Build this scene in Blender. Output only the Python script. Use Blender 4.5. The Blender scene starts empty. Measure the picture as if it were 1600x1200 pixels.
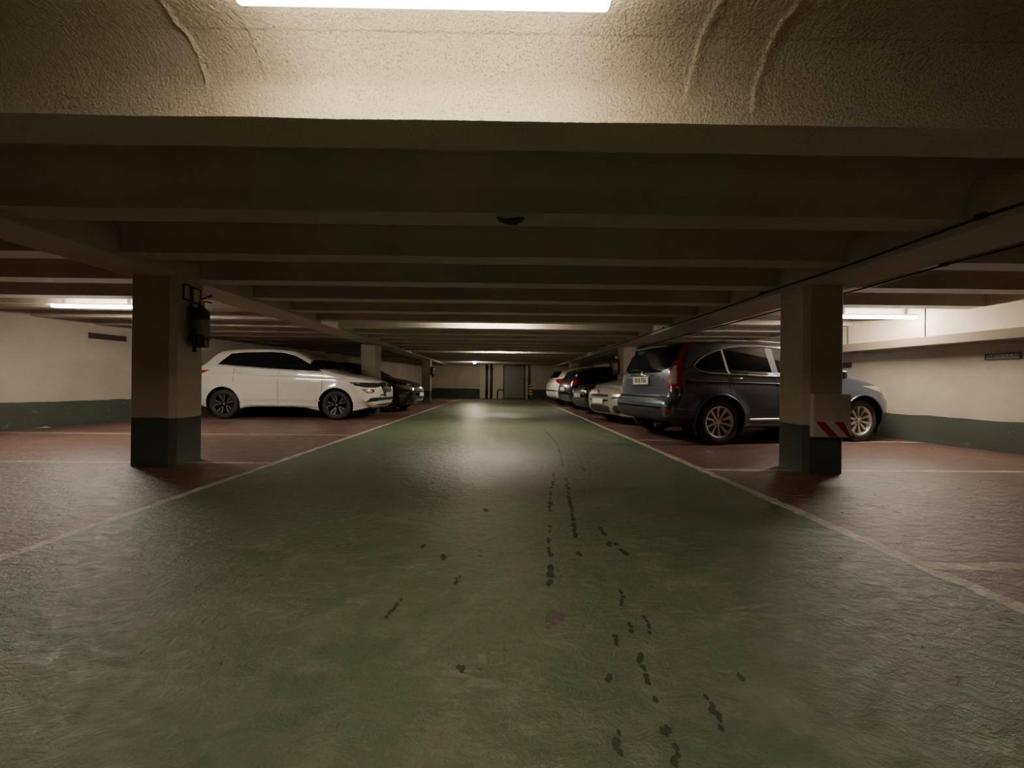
import bpy, bmesh, math, random
import numpy as np
from mathutils import Vector, Matrix
from mathutils import noise as mn
random.seed(4)
R = math.radians
SC = bpy.context.scene
COL = SC.collection

# ------------------------------------------------------------------ materials
class NT:
    def __init__(s, name):
        m = bpy.data.materials.new(name); m.use_nodes = True
        s.m = m; s.t = m.node_tree; s.n = s.t.nodes; s.bs = s.n['Principled BSDF']
    def new(s, typ, **kw):
        n = s.n.new(typ)
        for k, v in kw.items(): setattr(n, k, v)
        return n
    def put(s, sock, v):
        if isinstance(v, bpy.types.NodeSocket): s.t.links.new(v, sock)
        elif v is not None: sock.default_value = v
    def math(s, op, a, b=None, c=None):
        n = s.new('ShaderNodeMath', operation=op); s.put(n.inputs[0], a)
        if b is not None: s.put(n.inputs[1], b)
        if c is not None: s.put(n.inputs[2], c)
        return n.outputs[0]
    def mix(s, f, a, b):
        n = s.new('ShaderNodeMix', data_type='RGBA'); s.put(n.inputs[0], f)
        for i, v in ((6, a), (7, b)):
            s.put(n.inputs[i], tuple(v) + (1,) if isinstance(v, (tuple, list)) else v)
        return n.outputs[2]
    def noise(s, vec, scale, detail=4, rough=.55, dist=0):
        n = s.new('ShaderNodeTexNoise'); s.put(n.inputs['Vector'], vec)
        n.inputs['Scale'].default_value = scale; n.inputs['Detail'].default_value = detail
        n.inputs['Roughness'].default_value = rough; n.inputs['Distortion'].default_value = dist
        return n.outputs[0]
    def ramp(s, f, lo, hi, a=0., b=1.):
        n = s.new('ShaderNodeMapRange'); s.put(n.inputs[0], f)
        for i, v in ((1, lo), (2, hi), (3, a), (4, b)): n.inputs[i].default_value = v
        n.clamp = True
        return n.outputs[0]
    def coord(s):
        return s.new('ShaderNodeTexCoord').outputs['Object']
    def stretch(s, vec, sc):
        n = s.new('ShaderNodeMapping'); s.put(n.inputs[0], vec); n.inputs[3].default_value = sc
        return n.outputs[0]
    def xyz(s, vec):
        n = s.new('ShaderNodeSeparateXYZ'); s.put(n.inputs[0], vec); return n.outputs
    def bump(s, h, strength, dist=.01, nrm=None):
        n = s.new('ShaderNodeBump'); s.put(n.inputs['Height'], h)
        n.inputs['Strength'].default_value = strength; n.inputs['Distance'].default_value = dist
        if nrm is not None: s.put(n.inputs['Normal'], nrm)
        return n.outputs[0]
    def out(s, color=None, rough=None, normal=None, **kw):
        b = s.bs
        if color is not None: s.put(b.inputs['Base Color'], tuple(color) + (1,) if isinstance(color, (tuple, list)) else color)
        if rough is not None: s.put(b.inputs['Roughness'], rough)
        if normal is not None: s.put(b.inputs['Normal'], normal)
        for k, v in kw.items(): s.put(b.inputs[k.replace('_', ' ')], v)
        return s.m

def simple(name, col, rough=.5, metal=0., coat=0., var=.12, scale=9., spec=None):
    t = NT(name); c = t.coord(); f = t.noise(c, scale, 3)
    a = tuple(x * (1 - var) for x in col); b = tuple(min(1, x * (1 + var)) for x in col)
    kw = dict(Metallic=metal, Coat_Weight=coat)
    if coat: kw['Coat_Roughness'] = .06
    if spec is not None: kw['Specular_IOR_Level'] = spec
    return t.out(t.mix(f, a, b), rough, **kw)

WALL = (.50, .445, .36)
BAND = (.052, .064, .048)
def plaster(name, col=WALL, band=None, bandcol=BAND, bump=.35, scale=90., dirt=.22, pits=False, dist=.0045):
    t = NT(name); c = t.coord()
    big = t.noise(c, 1.3, 5, .6); fine = t.noise(c, scale, 4, .6); mid = t.noise(c, 9, 4, .6)
    base = t.mix(t.ramp(big, .35, .7), tuple(x * (1 - dirt) for x in col), col)
    base = t.mix(t.ramp(mid, .45, .75, 0, .35), base, tuple(x * .8 for x in col))
    rough = .85
    if band:
        z = t.xyz(c)[2]
        zz = t.math('ADD', z, t.ramp(t.noise(c, 2.2, 4), .3, .7, -.012, .012))
        f = t.math('LESS_THAN', zz, band)
        worn = t.math('GREATER_THAN', t.noise(c, 5, 8, .7), .63)
        gr = t.mix(t.ramp(big, .3, .7), tuple(x * .75 for x in bandcol), tuple(x * 1.2 for x in bandcol))
        gr = t.mix(t.math('MULTIPLY', worn, .35), gr, (.14, .14, .11))
        base = t.mix(f, base, gr)
    h = t.math('ADD', fine, t.math('MULTIPLY', mid, .6))
    if pits:
        pt = t.ramp(t.noise(c, 130, 3, .6), .60, .67)
        base = t.mix(t.math('MULTIPLY', pt, .45), base, tuple(x * .45 for x in col))
        h = t.math('SUBTRACT', h, t.math('MULTIPLY', pt, .5))
    return t.out(base, rough, t.bump(h, bump, dist))

def mat_floor():
    t = NT('painted_concrete_floor'); c = t.coord(); x, y, z = t.xyz(c)
    wob = t.ramp(t.noise(c, 6, 4, .6), .3, .7, -.018, .018)
    xx = t.math('ADD', x, wob); yy = t.math('ADD', y, wob)
    inR = t.math('LESS_THAN', xx, 2.02); inL = t.math('GREATER_THAN', xx, -2.36)
    inside = t.math('MULTIPLY', inR, inL)
    big = t.noise(c, .8, 5, .6, .4); mid = t.noise(c, 4.5, 6, .65, .5); fine = t.noise(c, 22, 6, .7)
    green = t.mix(t.ramp(big, .3, .7), (.052, .082, .044), (.080, .106, .062))
    green = t.mix(t.ramp(mid, .48, .68, 0, .75), green, (.135, .132, .098))
    green = t.mix(t.ramp(fine, .52, .72, 0, .6), green, (.05, .072, .04))
    green = t.mix(t.math('MULTIPLY', t.ramp(t.noise(c, 1.1, 3), .55, .7), .5), green, (.065, .11, .055))
    scr = t.ramp(t.noise(t.stretch(c, (.7, 1.6, 1)), 12, 8, .72, 1.4), .535, .60, 0, .6)
    scr = t.math('MULTIPLY', scr, t.ramp(t.noise(c, 1.6, 3), .42, .58, .12, 1))
    green = t.mix(scr, green, (.19, .185, .14))
    pat = t.ramp(t.noise(c, 2.3, 6, .6), .69, .71, 0, .8)
    green = t.mix(pat, green, (.085, .055, .045))
    lime = t.ramp(t.noise(c, 7, 3, .5), .70, .76, 0, .4)
    green = t.mix(lime, green, (.05, .14, .05))
    red = t.mix(t.ramp(big, .3, .7), (.098, .048, .040), (.145, .076, .062))
    red = t.mix(t.ramp(mid, .5, .8, 0, .6), red, (.105, .078, .062))
    red = t.mix(t.math('MULTIPLY', scr, .7), red, (.26, .2, .16))
    col = t.mix(inside, red, green)
    # painted lines: two along the lane, repeated bay dividers across the red bays
    def band(v, ctr, w):
        return t.math('LESS_THAN', t.math('ABSOLUTE', t.math('SUBTRACT', v, ctr)), w)
    lane = t.math('MAXIMUM', band(xx, 2.02, .042), band(xx, -2.38, .036))
    def bays(off, per, w):
        m = t.math('PINGPONG', t.math('ADD', t.math('SUBTRACT', yy, off), per * 50), per / 2)
        return t.math('LESS_THAN', m, w)
    bR = t.math('MULTIPLY', bays(1.80, 2.06, .032), t.math('GREATER_THAN', xx, 2.02))
    bL = t.math('MULTIPLY', bays(4.07, 2.17, .025), t.math('LESS_THAN', xx, -2.38))
    wear = t.ramp(t.noise(c, 11, 8, .7), .42, .62, 1., .4)
    wear2 = t.ramp(t.noise(c, 1.4, 4, .6), .42, .62, 1, .65)
    ln = t.math('MULTIPLY', t.math('MAXIMUM', lane, t.math('MAXIMUM', bR, bL)), t.math('MULTIPLY', wear, wear2))
    col = t.mix(ln, col, (.60, .53, .41))
    rough = t.math('ADD', t.ramp(mid, .35, .65, .29, .40), t.ramp(fine, .3, .7, -.05, .07))
    n1 = t.bump(t.noise(t.stretch(c, (1, 1.5, 1)), 11, 7, .66, .8), .75, .016)
    n2 = t.bump(t.noise(t.stretch(c, (1, 1.3, 1)), 40, 5, .7, .3), .7, .005, n1)
    n3 = t.bump(t.noise(c, 160, 2, .5), .2, .002, n2)
    return t.out(col, rough, n3, Specular_IOR_Level=.42)

def emit(name, col, s):
    t = NT(name)
    return t.out((.9, .9, .85), .4, Emission_Color=tuple(col) + (1,), Emission_Strength=s)

LAMPC = (1.0, .88, .73)
M = {}
M['floor'] = mat_floor()
M['ceil'] = plaster('ceiling_plaster', (.44, .385, .32), scale=120, bump=.5)
M['joist'] = plaster('joist_plaster', (.44, .385, .32), scale=95, bump=.9)
M['face'] = plaster('rough_plaster', (.50, .44, .34), scale=85, bump=1.0, dirt=.1, pits=True, dist=.008)
M['wallL'] = plaster('wall_paint_left', band=.45)
M['wallR'] = plaster('wall_paint_right', band=.42)
M['wallB'] = plaster('wall_paint_back', (.42, .37, .28), band=.56, bandcol=(.035, .045, .045))
M['pillar'] = plaster('pillar_paint', (.42, .36, .27), band=.475)
M['pillarfar'] = plaster('pillar_paint_far', (.42, .36, .27), band=.49)
M['cream'] = plaster('cream_board', (.48, .42, .32), bump=.12)
M['duct'] = simple('duct_paint', (.55, .48, .36), .6)
M['ledge'] = simple('ledge_dimmed_brown', (.20, .16, .115), .8)  # brown carries the dimmer light low on the duct in its colour
M['white'] = simple('white_car_paint', (.74, .71, .63), .35, coat=1., var=.02)
M['white2'] = simple('white_car_paint_far', (.80, .76, .68), .35, coat=1., var=.02)
M['bluegrey'] = simple('blue_grey_metallic_paint', (.066, .077, .10), .33, metal=.55, coat=1., var=.04, scale=60)
M['silver'] = simple('silver_metallic_paint', (.46, .43, .36), .32, metal=.6, coat=1., var=.04)
M['black'] = simple('black_car_paint', (.012, .012, .016), .25, coat=1., var=.1)
M['navy'] = simple('dark_navy_paint', (.008, .009, .014), .25, coat=1., var=.1)
M['glass'] = simple('tinted_car_glass', (.006, .007, .009), .06, var=.02, spec=.32)
M['plast'] = simple('black_plastic', (.014, .014, .015), .5)
M['liner'] = simple('wheel_arch_liner', (.004, .004, .004), .95)
M['tyre'] = simple('tyre_rubber', (.020, .019, .018), .75, scale=30)
M['alloy'] = simple('bright_alloy', (.74, .69, .58), .28, metal=.75, var=.04)
M['alloydark'] = simple('black_alloy', (.016, .016, .018), .3, metal=.3)
M['chrome'] = simple('chrome', (.80, .77, .70), .12, metal=1., var=.02)
M['greychrome'] = simple('satin_metal', (.45, .43, .38), .35, metal=.8, var=.05)
M['redlens'] = simple('red_lens', (.33, .006, .012), .12, coat=1., var=.2, scale=40)
M['clearlens'] = simple('clear_lens', (.50, .36, .30), .1, coat=1., var=.3, scale=50)
M['headlens'] = simple('headlight_lens', (.42, .38, .27), .08, metal=.4, coat=1., var=.5, scale=26)
M['headdark'] = simple('smoked_headlight_lens', (.03, .03, .028), .08, coat=1., var=.5, scale=26)
M['fog'] = simple('fog_lamp_lens', (.75, .66, .48), .15, metal=.3, coat=1.)
M['plate'] = simple('number_plate_white', (.62, .60, .48), .5, var=.04)
M['eu'] = simple('number_plate_blue', (.05, .07, .30), .5)
M['ink'] = simple('black_lettering', (.012, .012, .012), .6)
M['cable'] = simple('black_cable', (.012, .010, .010), .6)
M['extred'] = simple('extinguisher_red', (.055, .005, .008), .35, coat=.6)
M['label'] = simple('pale_label', (.17, .15, .115), .6)
M['brass'] = simple('worn_brass', (.35, .25, .13), .4, metal=.8)
M['signdark'] = simple('dark_sign_plate', (.035, .028, .026), .6)
M['signgrey'] = simple('grey_sign_plate', (.21, .185, .15), .6)
M['signred'] = simple('hazard_red', (.26, .012, .018), .55)
M['signwhite'] = simple('hazard_white', (.5, .45, .37), .6)
M['metaldoor'] = simple('grey_metal_door', (.13, .135, .115), .55, metal=.1, scale=4)
M['doorframe'] = simple('dark_door_frame', (.03, .035, .04), .6)
M['pipe'] = simple('dark_brown_pipe', (.022, .014, .012), .5)
M['paper'] = simple('paper_white', (.75, .72, .65), .8)
M['rust'] = simple('rusty_metal', (.16, .075, .035), .8)
M['bluerag'] = simple('dark_blue_plastic', (.018, .018, .035), .5)
M['wet'] = simple('damp_mark', (.012, .024, .010), .62, var=.4, scale=40)
M['bare'] = simple('bare_patch', (.085, .058, .05), .6)
M['housing'] = simple('lamp_housing', (.6, .57, .5), .5)
M['lampnear'] = emit('lamp_diffuser_near', (1, .86, .64), 8.5)
M['lampfill'] = emit('lamp_diffuser_fill', LAMPC, 110)  # for the extra lamp behind the camera, added as fill
M['lamp'] = emit('lamp_diffuser', LAMPC, 42)
M['lampside'] = emit('lamp_diffuser_side', LAMPC, 43)
M['bulb'] = emit('bulb_glass', (1, .86, .66), 60)

# ------------------------------------------------------------------ helpers
def link(name, me, mat=None, parent=None, smooth=False, mats=None):
    me.name = name
    for m in (mats or ([mat] if mat else [])): me.materials.append(m)
    if smooth:
        me.polygons.foreach_set('use_smooth', [True] * len(me.polygons))
    o = bpy.data.objects.new(name, me); COL.objects.link(o)
    if parent: o.parent = parent
    return o
def bmo(name, bm, mat, parent=None, smooth=False, mats=None):
    me = bpy.data.meshes.new(name); bm.to_mesh(me); bm.free()
    return link(name, me, mat, parent, smooth, mats)
def pyo(name, v, f, mat, parent=None, smooth=False, mats=None):
    me = bpy.data.meshes.new(name); me.from_pydata([tuple(p) for p in v], [], f); me.update()
    return link(name, me, mat, parent, smooth, mats)
def tag(o, label=None, cat=None, group=None, kind=None):
    if label: o['label'] = label
    if cat: o['category'] = cat
    if group: o['group'] = group
    if kind: o['kind'] = kind
    return o
def empty(name, loc=(0, 0, 0), rz=0):
    o = bpy.data.objects.new(name, None); COL.objects.link(o); o.location = loc; o.rotation_euler = (0, 0, rz)
    o.empty_display_size = .1
    return o
def box(bm, c, s, rot=None, bev=0., mi=0, seg=2):
    t = bmesh.new(); bmesh.ops.create_cube(t, size=1)
    for v in t.verts: v.co = Vector((v.co.x * s[0], v.co.y * s[1], v.co.z * s[2]))
    if bev: bmesh.ops.bevel(t, geom=t.edges[:], offset=bev, segments=seg, profile=.6, affect='EDGES')
    mt = Matrix.Translation(c) @ (rot or Matrix.Identity(4))
    t.transform(mt)
    vs = [bm.verts.new(v.co) for v in t.verts]; t.verts.index_update()
    for f in t.faces:
        nf = bm.faces.new([vs[v.index] for v in f.verts]); nf.material_index = mi
    t.free()
def tube(bm, pts, r, n=8, mi=0, cap=True):
    pts = [Vector(p) for p in pts]; rings = []
    up = None
    for i, p in enumerate(pts):
        d = (pts[min(i + 1, len(pts) - 1)] - pts[max(i - 1, 0)]).normalized()
        if up is None: up = Vector((0, 0, 1)) if abs(d.z) < .9 else Vector((1, 0, 0))
        a = d.cross(up)
        if a.length < 1e-4: a = d.cross(Vector((1, .3, 0)))
        a.normalize(); b = d.cross(a).normalized(); up = -b if (-b).dot(up) > 0 else b
        rr = r[i] if isinstance(r, (list, tuple)) else r
        rings.append([bm.verts.new(p + a * math.cos(2 * math.pi * k / n) * rr + b * math.sin(2 * math.pi * k / n) * rr) for k in range(n)])
    for q, w in zip(rings, rings[1:]):
        for k in range(n):
            f = bm.faces.new((q[k], q[(k + 1) % n], w[(k + 1) % n], w[k])); f.smooth = True; f.material_index = mi
    if cap:
        bm.faces.new(rings[0][::-1]).material_index = mi; bm.faces.new(rings[-1]).material_index = mi
def lathe(bm, prof, mt=None, n=24, mi=0, closed=False):
    """profile of (radius, height) turned about the local Z axis"""
    mt = mt or Matrix.Identity(4); rings = []
    for r, h in prof:
        if r < 1e-5: rings.append([bm.verts.new(mt @ Vector((0, 0, h)))])
        else: rings.append([bm.verts.new(mt @ Vector((r * math.cos(2 * math.pi * k / n), r * math.sin(2 * math.pi * k / n), h))) for k in range(n)])
    pr = list(zip(rings, rings[1:])) + ([(rings[-1], rings[0])] if closed else [])
    for a, b in pr:
        for k in range(n):
            k2 = (k + 1) % n
            if len(a) == 1 and len(b) == 1: continue
            if len(a) == 1: f = bm.faces.new((a[0], b[k2], b[k]))
            elif len(b) == 1: f = bm.faces.new((a[k], a[k2], b[0]))
            else: f = bm.faces.new((a[k], a[k2], b[k2], b[k]))
            f.smooth = True; f.material_index = mi
def B(): return bmesh.new()
def text(name, body, size, mt, mat, parent=None, sx=1., extrude=.0008):
    cu = bpy.data.curves.new(name, 'FONT'); cu.body = body; cu.size = size
    cu.align_x = 'CENTER'; cu.align_y = 'CENTER'; cu.extrude = extrude; cu.offset = size * .012
    tmp = bpy.data.objects.new('tmp', cu); COL.objects.link(tmp)
    dg = bpy.context.evaluated_depsgraph_get(); dg.update()
    me = bpy.data.meshes.new_from_object(tmp.evaluated_get(dg))
    bpy.data.objects.remove(tmp); bpy.data.curves.remove(cu)
    me.transform(mt @ Matrix.Diagonal((sx, 1, 1, 1)))
    me.materials.clear()
    return link(name, me, mat, parent)
def RX(a): return Matrix.Rotation(a, 4, 'X')
def RY(a): return Matrix.Rotation(a, 4, 'Y')
def RZ(a): return Matrix.Rotation(a, 4, 'Z')
def T(*a): return Matrix.Translation(a if len(a) == 3 else a[0])

# ------------------------------------------------------------------ camera
cam = bpy.data.cameras.new('camera'); co = bpy.data.objects.new('camera', cam); COL.objects.link(co)
cam.sensor_fit = 'HORIZONTAL'; cam.sensor_width = 36; cam.lens = 601 / 1600 * 36; cam.clip_start = .02; cam.clip_end = 200
co.matrix_world = T(0, 0, .85) @ RZ(R(-1.24)) @ RX(R(90)) @ RZ(R(.6))
SC.camera = co

# ------------------------------------------------------------------ room shell
ZC, ZJ = 2.20, 1.93       # slab underside, joist underside
Y0, Y1 = -8.6, 24.6
def wl(y): return -9.5 + .2 * y                # left wall x at depth y
def wr(y): return 6.72 - .125 * (y - 4.88)     # right wall x at depth y
def yb(x): return 22.25 - .14 * x              # back wall depth at x
xl, xr_ = wl(23.2), wr(21.6)

fl = pyo('floor', [(-11.2, Y0 - .4, 0), (8.4, Y0 - .4, 0), (8.4, Y1, 0), (-11.2, Y1, 0)], [(0, 1, 2, 3)], M['floor'])
tag(fl, kind='structure')
def wallobj(name, a, b, mat, th=.25, h=2.35):
    a = Vector((a[0], a[1], 0)); b = Vector((b[0], b[1], 0)); d = (b - a); L = d.length; n = 60
    d.normalize(); nn = Vector((-d.y, d.x, 0))
    bm = B()
    vs = [[bm.verts.new(a + d * L * i / n + nn * o + Vector((0, 0, z))) for i in range(n + 1)] for o in (0, th) for z in (0, h)]
    for i in range(n):
        for q, w in ((0, 1), (1, 3), (3, 2), (2, 0)):
            bm.faces.new((vs[q][i], vs[q][i + 1], vs[w][i + 1], vs[w][i]))
    bmesh.ops.recalc_face_normals(bm, faces=bm.faces[:])
    return tag(bmo(name, bm, mat), kind='structure')
wallobj('wall_left', (wl(Y0), Y0), (wl(23.7), 23.7), M['wallL'])
wallobj('wall_right', (wr(22.3), 22.3), (wr(Y0), Y0), M['wallR'])
wallobj('wall_back', (xl - .4, yb(xl - .4)), (xr_ + .4, yb(xr_ + .4)), M['wallB'])
wallobj('wall_front', (7.9, Y0), (-10.3, Y0), M['wallR'])

cl = pyo('ceiling', [(-11.2, Y0 - .3, ZC), (8.4, Y0 - .3, ZC), (8.4, Y1, ZC), (-11.2, Y1, ZC),
                     (-11.2, Y0 - .3, ZC + .2), (8.4, Y0 - .3, ZC + .2), (8.4, Y1, ZC + .2), (-11.2, Y1, ZC + .2)],
         [(0, 3, 2, 1), (4, 5, 6, 7), (0, 1, 5, 4), (1, 2, 6, 5), (2, 3, 7, 6), (3, 0, 4, 7)], M['ceil'])
tag(cl, kind='structure')
TILT = R(-.8)
def jy(x, y): return y + math.tan(TILT) * x
def cove():                                   # (offset along y, z) front and rear of one joist
    f = [(-.17 * (1 - math.sin(a)), ZC - .14 * (1 - math.cos(a))) for a in [R(k * 10) for k in range(0, 10)]]
    f = [(-.17 + .17 * math.sin(R(k * 10)), ZC - .15 * (1 - math.cos(R(k * 10)))) for k in range(10)]
    b = [(.2, 1.99), (.2, 2.06), (.22, 2.13), (.26, 2.17), (.31, ZC)]
    return f + [(0, ZJ)] , [(.2, ZJ)] + b
fr_, bk_ = cove()
def joist(y):
    prof = fr_ + bk_
    xs = [-10.6 + i * .1 for i in range(int(18.6 / .1) + 1)]
    v = []; f = []
    for x in xs:
        w = .006 * mn.noise(Vector((x * .9, y * 3, 0)))
        for o, z in prof: v.append((x, jy(x, y) + o + w, z + .004 * mn.noise(Vector((x * 1.3, y, 5))) + (.003 if z >= ZC - 1e-6 else 0)))
    n = len(prof)
    for i in range(len(xs) - 1):
        for k in range(n - 1): f.append((i * n + k, i * n + k + 1, (i + 1) * n + k + 1, (i + 1) * n + k))
    return tag(pyo('ceiling_joist', v, f, M['joist']), kind='structure')
for k in range(-11, 25):
    if k != 0 and 1.58 + .85 * k < 22.6: joist(1.58 + .85 * k)
# the joist nearest the lamp: close-up plaster with lap marks running down it
def near_joist():
    xs = [-2.6 + i * .006 for i in range(int(5.2 / .006) + 1)]
    xs = [-10.6 + i * .1 for i in range(80)] + xs + [2.62 + i * .1 for i in range(55)]
    fr = [(-.62 + .45 * i / 24, ZC) for i in range(24)] + [(-.17 + .17 * math.sin(R(k * 3.75)), ZC - .15 * (1 - math.cos(R(k * 3.75)))) for k in range(25)]
    fr += [(0, 2.05 - .12 * i / 14) for i in range(1, 15)]
    prof = fr + [(.2 * i / 6, ZJ) for i in range(1, 7)] + bk_[1:]
    P = np.array(prof); nf = len(fr); nrm = np.zeros_like(P)
    for k, (o_, z_) in enumerate(prof):                       # direction into the room
        if k < 24: nrm[k] = (0, -1)
        elif k < 49:
            q = np.array([-.17 - o_, ZC - .15 - z_]); nrm[k] = q / np.linalg.norm(q)
        elif k < nf: nrm[k] = (-1, 0)
    arc = np.concatenate([[0], np.cumsum(np.linalg.norm(np.diff(P, axis=0), axis=1))]); S = arc[nf - 1]
    laps = [(-1.235, .45, .10, .008, .007), (-.985, .40, .14, .004, .014), (-.40, .36, .16, .0025, .010), (-.128, .36, .16, .0015, .005),
            (.745, .52, .08, .006, .018), (1.02, .50, .03, .008, .018), (.88, .13, .10, .004, .010), (-1.75, .3, .12, .003, .03)]
    v = []; f = []; n = len(prof)
    for x in xs:
        y = jy(x, 1.58)
        for k, (o, z) in enumerate(prof):
            disp = 0.; dz = 0.
            if k < nf:
                s = S - arc[k]                                  # distance up from the lower edge
                g = min(1, s / .03)
                for (cx, hi, lo, amp, w) in laps:
                    if abs(x - cx) > .16: continue
                    c = cx + .016 * mn.noise(Vector((s * 7, cx * 5, 1))) + .008 * mn.noise(Vector((s * 25, cx * 3, 4)))
                    e = max(0, min(1, (hi - s) / .08)) * max(0, min(1, (s - lo) / .05))
                    q = (x - c) / w
                    if q < 0: disp += amp * e * math.exp(-q * q * 4)
                    else: disp += amp * e * math.exp(-q * q * .35)
                disp += g * (.0010 * mn.noise(Vector((x * 42, s * 42, 2))) + .0014 * mn.noise(Vector((x * 95, s * 95, 7))) + .004 * mn.noise(Vector((x * 2.5, s * 3, 2))))
                if k == nf - 1 or k == nf - 2: dz = -.0035 * abs(mn.noise(Vector((x * 60, 3, k)))) - .004 * mn.noise(Vector((x * 2.3, 3, 0)))
            v.append((x, y + o + nrm[k][0] * disp, z + nrm[k][1] * (disp + (.003 if k < 30 else 0)) + dz))
    for i in range(len(xs) - 1):
        for k in range(n - 1): f.append((i * n + k, i * n + k + 1, (i + 1) * n + k + 1, (i + 1) * n + k))
    return tag(pyo('ceiling_joist', v, f, M['face']), kind='structure')
near_joist()
def girder(x0, x1, zb):
    bm = B(); n = 60
    for i in range(n):
        a = Y0 + (22.6 - Y0) * i / n; b = Y0 + (22.6 - Y0) * (i + 1) / n
    box(bm, ((x0 + x1) / 2, (Y0 + 22.6) / 2, (zb + ZC) / 2 + .01), (x1 - x0, 22.6 - Y0, ZC - zb), bev=.012)
    return tag(bmo('ceiling_girder', bm, M['joist']), kind='structure')
girder(-3.76, -3.24, 1.875); girder(2.93, 3.50, 1.84)

# ------------------------------------------------------------------ pillars
def pillar(x0, x1, y0, y1, label, mat='pillar', top=1.90, ch=.045):
    ring = [(x0 + ch, y0), (x1 - ch, y0), (x1, y0 + ch), (x1, y1 - ch), (x1 - ch, y1), (x0 + ch, y1), (x0, y1 - ch), (x0, y0 + ch)]
    cx, cy = (x0 + x1) / 2, (y0 + y1) / 2; zs = [0, .2, .46, .49, .8, 1.2, 1.6, top]
    v = []; f = []
    for z in zs:
        for (x, y) in ring: v.append((x - cx + .003 * mn.noise(Vector((x, y, z * 2))), y - cy, z))
    for k in range(len(zs) - 1):
        for i in range(8): f.append((k * 8 + i, k * 8 + (i + 1) % 8, (k + 1) * 8 + (i + 1) % 8, (k + 1) * 8 + i))
    f.append(tuple(range(8))[::-1]); f.append(tuple(range((len(zs) - 1) * 8, len(zs) * 8)))
    o = pyo('pillar', v, f, M[mat]); o.location = (cx, cy, 0)
    return tag(o, label, 'pillar', 'concrete pillars along the lane')
PL = pillar(-3.72, -3.27, 3.88, 4.28, 'large nearest left concrete pillar with dark painted foot, a fire extinguisher hanging on it')
PR = pillar(2.955, 3.36, 3.70, 4.10, 'large nearest right concrete pillar with red and white striped guard on its foot')
pillar(-3.98, -3.52, 10.75, 11.15, 'pale concrete pillar rising behind the bonnet of the white car', 'pillarfar')
pillar(3.08, 3.50, 10.0, 10.38, 'pale concrete pillar rising behind the silver car on the right', 'pillarfar')
pillar(-3.66, -3.30, 17.3, 17.7, 'distant narrow left pillar before the back wall with a small extinguisher', 'pillarfar')
pillar(3.0, 3.4, 17.3, 17.7, 'distant right pillar barely showing above the far white car', 'pillarfar')

# guard panel on the right pillar
bm = B(); box(bm, (0, 0, 0), (.37, .05, .42), bev=.01)
gp = bmo('guard_panel', bm, M['cream'], PR); gp.location = (.022, -.226, .575)
tag(gp, 'cream board with a red and white hazard strip')
def stripes(parent, x0, x1, z0, z1, y, n, lean, nm='hazard_strip'):
    bm = B(); th = .006
    def quad(p, mi, yy):
        vs = [bm.verts.new((a, yy, b)) for a, b in p]; bm.faces.new(vs).material_index = mi
    quad([(x0, z0), (x1, z0), (x1, z1), (x0, z1)], 0, y)
    w = (x1 - x0) / n
    for i in range(n):
        a = x0 + i * w + w * .08
        p = [(a + lean, z0), (a + w * .5 + lean, z0), (a + w * .5, z1), (a, z1)]
        p = [(min(max(q, x0), x1), z) for q, z in p]
        quad(p, 1, y - .002)
    return bmo(nm, bm, None, parent, mats=[M['signwhite'], M['signred']])
stripes(gp, -.185, .185, -.205, -.06, -.0265, 2, .14)

# ------------------------------------------------------------------ lamps
def lamp(name, loc, rz, L, W, label, mat, stem=0., grp='strip lights on the ceiling'):
    t = empty(name, loc, rz); tag(t, label, 'ceiling lamp', grp)
    bm = B(); box(bm, (0, 0, .045), (L * .98, W * .8, .03), bev=.008)
    if stem:
        for s in (-1, 1): box(bm, (s * L * .38, 0, .06 + stem / 2), (.03, .03, stem), bev=.004)
    bmo('housing', bm, M['housing'], t)
    bm = B(); box(bm, (0, 0, .016), (L, W, .034), bev=.016, seg=4)
    bmo('diffuser', bm, M[mat], t, smooth=True)
    return t
lamp('strip_light', (-.28, 1.235, 2.10), TILT, 1.235, .125, 'bright strip light on the ceiling cut off by the top of the frame', 'lampnear', .05)
lamp('strip_light', (-.25, 7.185, 2.10), TILT, 1.3, .10, 'strip light tucked behind a joist over the middle of the lane', 'lamp', .05)
lamp('strip_light', (-.2, 13.10, 2.10), TILT, 1.3, .10, 'strip light tucked behind a joist far down the lane', 'lamp', .05)
lamp('strip_light', (-.25, -4.9, 2.10), TILT, 1.3, .10, 'added fill strip light over the lane, unseen behind the viewer', 'lampfill', .05)  # added out of view to brighten floor, pillars and ceiling
lamp('strip_light', (-5.93, 5.72, 1.895), 0, 1.22, .07, 'glowing strip light over the left bays beside the large left pillar', 'lampside', .255)
lamp('strip_light', (5.50, 5.60, 1.885), TILT, 1.22, .07, 'glowing strip light over the right bays beside the large right pillar', 'lampside', .265)
t = empty('bulkhead_lamp', (-1.45, 19.15, 1.93)); tag(t, 'small round glowing lamp hanging far away in front of the back wall', 'lamp')
bm = B(); lathe(bm, [(0, -.085), (.05, -.075), (.08, -.04), (.09, 0), (.08, .03), (.05, .05)], n=20); bmo('globe', bm, M['bulb'], t)
bm = B(); lathe(bm, [(.0, .08), (.06, .08), (.065, .04), (.05, .045)], n=20); tube(bm, [(0, 0, .07), (0, 0, .27)], .012); bmo('lamp_base', bm, M['housing'], t)

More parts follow.
